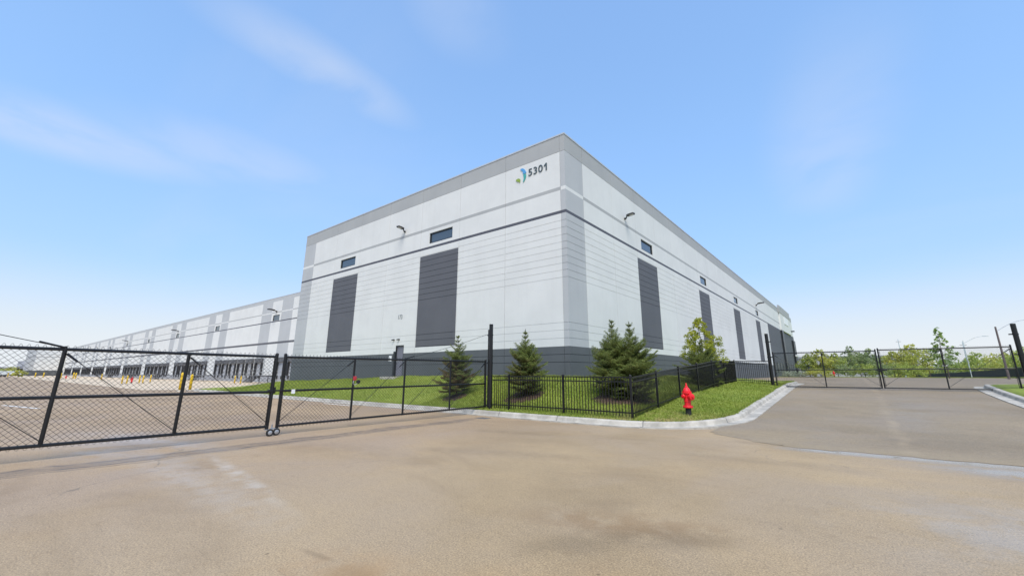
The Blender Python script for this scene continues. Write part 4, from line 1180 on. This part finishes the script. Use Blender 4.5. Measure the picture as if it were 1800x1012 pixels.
# far woodland line: one mass that nobody could count
def treeline(name,pts,h,n,lm,seed,leaf=1.2):
    rng=np.random.default_rng(seed); P=np.array(pts,float)
    i=rng.integers(0,len(P)-1,n); t=rng.random(n)[:,None]; C=P[i]*(1-t)+P[i+1]*t
    u=rng.random(n); s=C[:,0]*.11+C[:,1]*.09
    hh=h*(.62+.22*np.sin(s*2.1)+.16*np.sin(s*5.3+1.))
    C=np.stack([C[:,0]+rng.normal(0,2,n),C[:,1]+rng.normal(0,2,n),P[i][:,2]+hh*u**.8],1)
    a=rng.normal(0,1,(n,3)); a/=np.linalg.norm(a,axis=1)[:,None]; b=np.cross(a,rng.normal(0,1,(n,3))); b/=np.linalg.norm(b,axis=1)[:,None]
    L=leaf*rng.uniform(.5,1.2,n)[:,None]
    V=np.stack([C-a*L,C+b*L*.6,C+a*L,C-b*L*.6],1).reshape(-1,3); o=mesh_np(name,V,np.arange(4*n).reshape(-1,4),lm); tag(o,kind='stuff'); return o
treeline('woodland',[(-20,270,-.8),(20,262,-.8),(70,250,-.8),(120,240,-.8)],7.5,5000,M['leaffar3'],9)
treeline('hedge',[(12,215,-.6),(24,205,-.5),(40,185,-.3),(55,160,-.1)],6.2,4200,M['leaffar2'],10,.7)
treeline('woodland',[(-520,-20,0),(-520,20,0),(-515,60,0)],6,1500,M['leaffar'],12)
for lab,x,y,h,r,lm in (('tallest hazy green tree at the far left in front of the low buildings',-300,11.3,4.2,3.0,'leaffar2'),('small green tree at the far left beside the end wing',-240,10.9,2.6,1.6,'leaffar2'),('wide low green tree at the left picture edge by the trailers',-312,7.0,3.6,3.2,'leaffar')):
    broadleaf('deciduous_tree',lab,(x,y,0),h,r,int(-x),M[lm],.5,500,'tree','trees at the far left of the yard',.08,.1,1.,14,1.)

# black screened fence beyond the drive
SF=thing('screened_fence','long low black screened chain link fence below the trees on the right','fence',(17.5,76,.85))
line=[(20.2,70.,.86),(17.6,78,.86),(17.4,92,.80),(18.4,108,.62),(19.,128,.38),(18.0,160,.0),(16.2,200,-.35)]
loc=[Vector((a-17.5,b-76,c-.85)) for a,b,c in line]
for nm,m_,z0,z1,th_ in (('privacy_screen','screen',.22,1.42,.01),):
    mb=MB()
    for a,b in zip(loc[:-1],loc[1:]):
        d=b-a; n_=Vector((-d.y,d.x,0)).normalized()*th_
        for s in (1,-1): mb.face([a+n_*s+Vector((0,0,z0)),b+n_*s+Vector((0,0,z0)),b+n_*s+Vector((0,0,z1)),a+n_*s+Vector((0,0,z1))])
        mb.face([a-n_+Vector((0,0,z1)),b-n_+Vector((0,0,z1)),b+n_+Vector((0,0,z1)),a+n_+Vector((0,0,z1))])
    mb.build(nm,M[m_],SF)
for nm,z in (('top_rail',1.50),('bottom_rail',.12)):
    mb=MB(); mb.path([tuple(p+Vector((0,0,z))) for p in loc],.03,6); mb.build(nm,M['black'],SF)
for a,b in zip(loc[:-1],loc[1:]):
    n=max(1,int((b-a).length/3.0)) if (b-a).length<20 else 3
    for i in range(n):
        p=a+(b-a)*i/n; mb=MB(); mb.tube(p-Vector((0,0,.2)),p+Vector((0,0,1.55)),.035,6); mb.build('post',M['black'],SF)
# street lamps and poles
def lamp(label,x,y,z0,h,arm,direction,woody,group):
    g=thing('street_lamp',label,'street lamp',(x,y,z0),0,group); d=Vector((cos(direction),sin(direction),0))
    mb=MB(); mb.tube((0,0,-.2),(0,0,h),.13 if woody else .07,10,.085 if woody else .05); mb.build('pole',M['wood' if woody else 'polegrey'],g)
    mb=MB(); pts=[]
    for i in range(9):
        t=i/8; pts.append(tuple(Vector((0,0,h-.55+1.15*sin(t*pi/2)))+d*(arm*t)))
    mb.path(pts,.03,6); mb.build('arm',M['polegrey'],g)
    e=Vector(pts[-1]); mb=MB(); T=Vector((-d.y,d.x,0))
    ring=[(0,.05),(.15,.14),(.45,.17),(.75,.10)]; n0=len(mb.v)
    for t,w in ring:
        for s,zz in ((-1,-.04),(1,-.04),(1,.05),(-1,.05)): mb.v.append(tuple(e+d*(t)+T*(w*s)+Vector((0,0,zz))))
    for i in range(3):
        for j in range(4): k=(j+1)%4; mb.f.append((4*i+j,4*i+k,4*i+4+k,4*i+4+j)); mb.m.append(0)
    mb.f.append((3,2,1,0)); mb.m.append(0); mb.f.append((12,13,14,15)); mb.m.append(0)
    mb.build('lamp_head',M['polegrey'],g); return g
lamp('brown street lamp pole with a curved arm reaching right, beside the right-hand tall post',13.7,73.7,.4,6.45,2.4,radians(-8),True,'street lamps along the road')
lamp('faint grey street lamp whose head floats left of the brown lamp pole',15.9,109.,.3,6.9,2.5,radians(-8),False,'street lamps along the road')
for lab,x,y,z,h,r in (('thin pale utility pole behind the trees right of the gate latch',11.9,179.6,-.4,12.3,.16),('thin pale utility pole right of the slender tall tree',21.5,148.4,.1,8.8,.14)):
    g=thing('utility_pole',lab,'pole',(x,y,z),0,'utility poles in the distance'); mb=MB(); mb.tube((0,0,-.3),(0,0,h),r,8,r*.6); mb.build('shaft',M['polegrey'],g)
    mb=MB(); mb.box(-.6,.6,-.05,.05,h-.8,h-.7); mb.build('crossarm',M['wood'],g)
# far buildings
def far_building(name,label,x0,x1,y0,y1,z0,h,axis,nw,cat='building'):
    g=thing(name,label,cat,((x0+x1)/2,(y0+y1)/2,z0)); cx,cy=(x1-x0)/2,(y1-y0)/2
    mb=MB(); mb.box(-cx,cx,-cy,cy,0,h); mb.build('wall',M['farwall'],g)
    mb=MB(); mb.box(-cx-.4,cx+.4,-cy-.4,cy+.4,h,h+.9); mb.build('roof',M['farroof'],g)
    for i in range(nw):
        mb=MB(); t=(i+.5)/nw
        if axis=='y': x=-cx+2*cx*t; mb.box(x-cx/nw*.62,x+cx/nw*.62,-cy-.08,-cy-.01,h*.35,h*.68)
        else: y=-cy+2*cy*t; mb.box(cx+.01,cx+.08,y-cy/nw*.62,y+cy/nw*.62,h*.35,h*.68)
        mb.build('window',M['farglass'],g)
    return g
far_building('distant_warehouse','long grey flat-roofed building far behind the trees right of the warehouse',-34,22,248,290,-1.,9.2,'y',9)
far_building('distant_building','long low pale building at the far left horizon behind the trailers',-440,-400,-25,21,0,4.0,'x',7)
tw=thing('gabled_tower','hazy dark gabled tower poking up at the far left beside the end wing','tower',(-402,18.4,0))
mb=MB(); mb.box(-2,2,-1.6,1.6,0,5.2); mb.build('wall',M['farwall'],tw)
mb=MB(); mb.prism([(-2.2,5.2),(2.2,5.2),(0,8.6)],-1.9,1.9); mb.build('roof',M['farroof'],tw)
def trailer(label,x,y):
    g=thing('parked_trailer',label,'trailer',(x,y,0),0,'white trailers parked at the far left')
    mb=MB(); mb.box(-1.3,1.3,-3.4,3.4,.75,2.3); mb.build('cargo_box',M['farwhite'],g,bevel=.06)
    mb=MB(); mb.box(-1.1,1.1,-3.2,3.2,.55,.75); mb.box(-.5,.5,2.2,2.5,0,.6); mb.build('chassis',M['lampm'],g)
    for s in (-2.5,-1.3):
        mb=MB(); mb.lathe([(.46,-1.25),(.48,-1.2),(.48,1.2),(.46,1.25)],(0,s,.46),14,'x'); mb.build('wheels',M['rubber'],g)
    return g
t0=trailer('pale greenish trailer at the far left picture edge',-280,3.0)
for y,lab in ((10.2,'pale greenish trailer between the left edge one and the end wing'),):
    o=dup(t0); o.location=(-280,y,0); o['label']=lab

# ------------------------------------------------------------------ grass blades
def grass_blades():
    rng=np.random.default_rng(77)
    def region(n,x0,x1,y0,y1): return np.stack([rng.uniform(x0,x1,n),rng.uniform(y0,y1,n)],1)
    Q=np.concatenate([region(60000,-16,-2.9,12.4,18.5),region(26000,-11,-2.9,18.5,29),region(30000,-42,-16,12.4,18.)])
    s=sdist(Q[:,0],Q[:,1],BACK); ok=(s>-.03)&~((Q[:,0]<X0+.02)&(Q[:,1]>Y0-.02)); Q=Q[ok]
    # a fringe right behind the kerb
    i=rng.integers(len(BACK)*0+12,len(BACK)-1,9000); t=rng.random(9000)[:,None]; E=BACK[i-1]*(1-t)+BACK[i]*t+KN[i]*rng.uniform(-.05,.12,9000)[:,None]
    E=E[(E[:,0]>-25)]
    Q=np.concatenate([Q,E]); z=lawn_z(Q[:,0],Q[:,1])-.01
    n=len(Q); h=rng.uniform(.035,.085,n)*np.where(rng.random(n)<.04,1.7,1); az=rng.uniform(0,6.28,n)
    w=rng.uniform(.004,.009,n)+.0006*np.hypot(Q[:,0],Q[:,1]); lean=rng.normal(0,.03,(n,2))
    B=np.stack([Q[:,0],Q[:,1],z],1); dx=np.stack([np.cos(az)*w,np.sin(az)*w,np.zeros(n)],1)
    V=np.stack([B-dx,B+dx,B+np.stack([lean[:,0],lean[:,1],h],1)],1).reshape(-1,3)
    o=mesh_np('grass',V,np.arange(3*n).reshape(-1,3),M['blade']); tag(o,kind='stuff')
grass_blades()

# ------------------------------------------------------------------ sky, sun, camera
W=bpy.data.worlds.new('World'); S.world=W; W.use_nodes=True; nt=W.node_tree; g=NT(nt); bg=nt.nodes['Background']
SUN_EL=radians(56); SUN_DIR=Vector((.66,-.75,0)).normalized()
sky=g.n('ShaderNodeTexSky',sky_type='NISHITA'); sky.sun_disc=False; sky.sun_elevation=SUN_EL
sky.sun_rotation=atan2(SUN_DIR.x,SUN_DIR.y); sky.air_density=1.0; sky.dust_density=.45; sky.ozone_density=1.6; sky.altitude=100
tc=g.n('ShaderNodeTexCoord').outputs['Generated']
sx=g.n('ShaderNodeSeparateXYZ'); g.l(tc,sx.inputs[0])
zz=g.math('MAXIMUM',sx.outputs[2],.02)
den=g.math('ADD',zz,.12)
U=g.math('DIVIDE',sx.outputs[0],den); V_=g.math('DIVIDE',sx.outputs[1],den)
cv=g.n('ShaderNodeCombineXYZ'); g.l(U,cv.inputs[0]); g.l(V_,cv.inputs[1])
mp=g.n('ShaderNodeMapping'); g.l(cv.outputs[0],mp.inputs[0]); mp.inputs['Rotation'].default_value=(0,0,radians(25)); mp.inputs['Scale'].default_value=(.42,1.1,1)
n1=g.noise(mp.outputs[0],.9,6,.55,.35); n2=g.noise(cv.outputs[0],.35,4,.5)
cl=g.math('MULTIPLY',g.rng(n1,.44,.80),g.rng(n2,.34,.68))
cl=g.math('MULTIPLY',cl,.22)
sc_=g.n('ShaderNodeSeparateColor'); g.l(sky.outputs[0],sc_.inputs[0])
lum=sc_.outputs[1]
fac=g.math('DIVIDE',2.75,g.math('ADD',1.,g.math('DIVIDE',lum,1.62)))
tint=g.mix(g.rng(sx.outputs[2],.0,.55),(.95,.945,1.06),(.92,1.0,1.0))
vm=g.n('ShaderNodeVectorMath',operation='SCALE'); g.l(sky.outputs[0],vm.inputs[0]); g.l(fac,vm.inputs['Scale'])
skyc=g.mix(1.,vm.outputs[0],tint,'MULTIPLY')
wn=g.noise(cv.outputs[0],2.2,5,.55,.4)
for cx,cy,rx,ry,a,k in ((-1.06,.46,.15,.40,.03,.42),(-1.92,.02,.26,.62,-.05,.44),(-1.70,.46,.30,.52,-.15,.32),(.04,1.75,.26,.85,.1,.26),(-.64,.57,.17,.22,.2,.20)):
    gm=g.math('MULTIPLY',gaussmask(g,U,V_,cx,cy,rx,ry,a),g.rng(wn,.22,.62))
    cl=g.math('MAXIMUM',cl,g.math('MULTIPLY',gm,k))
skyc=g.mix(g.math('MULTIPLY',g.rng(sx.outputs[2],.22,.0),.95),skyc,(3.55,3.75,4.0))
c=g.mix(cl,skyc,(3.05,3.32,3.9))
g.l(c,bg.inputs['Color']); bg.inputs['Strength'].default_value=.15
sd=bpy.data.lights.new('sun','SUN'); sd.energy=2.3; sd.angle=radians(34); sd.color=(1.,.955,.89)
so=bpy.data.objects.new('sun',sd); COL.objects.link(so)
dirv=Vector((SUN_DIR.x*cos(SUN_EL),SUN_DIR.y*cos(SUN_EL),sin(SUN_EL)))
so.rotation_euler=dirv.to_track_quat('Z','Y').to_euler(); so.location=dirv*200

cam=bpy.data.cameras.new('camera'); co=bpy.data.objects.new('camera',cam); COL.objects.link(co); S.camera=co
cam.sensor_width=36; cam.lens=734/1800*36; cam.shift_x=-13/1800; cam.shift_y=-31/1800
cam.clip_end=9000; cam.clip_start=.05
co.location=(0,0,H0); co.rotation_euler=(radians(90)+math.atan(180/734),0,radians(38.1))
S.view_settings.view_transform='Standard'; S.view_settings.look='None'; S.view_settings.exposure=0.66; S.view_settings.gamma=1
S.cycles.max_bounces=6
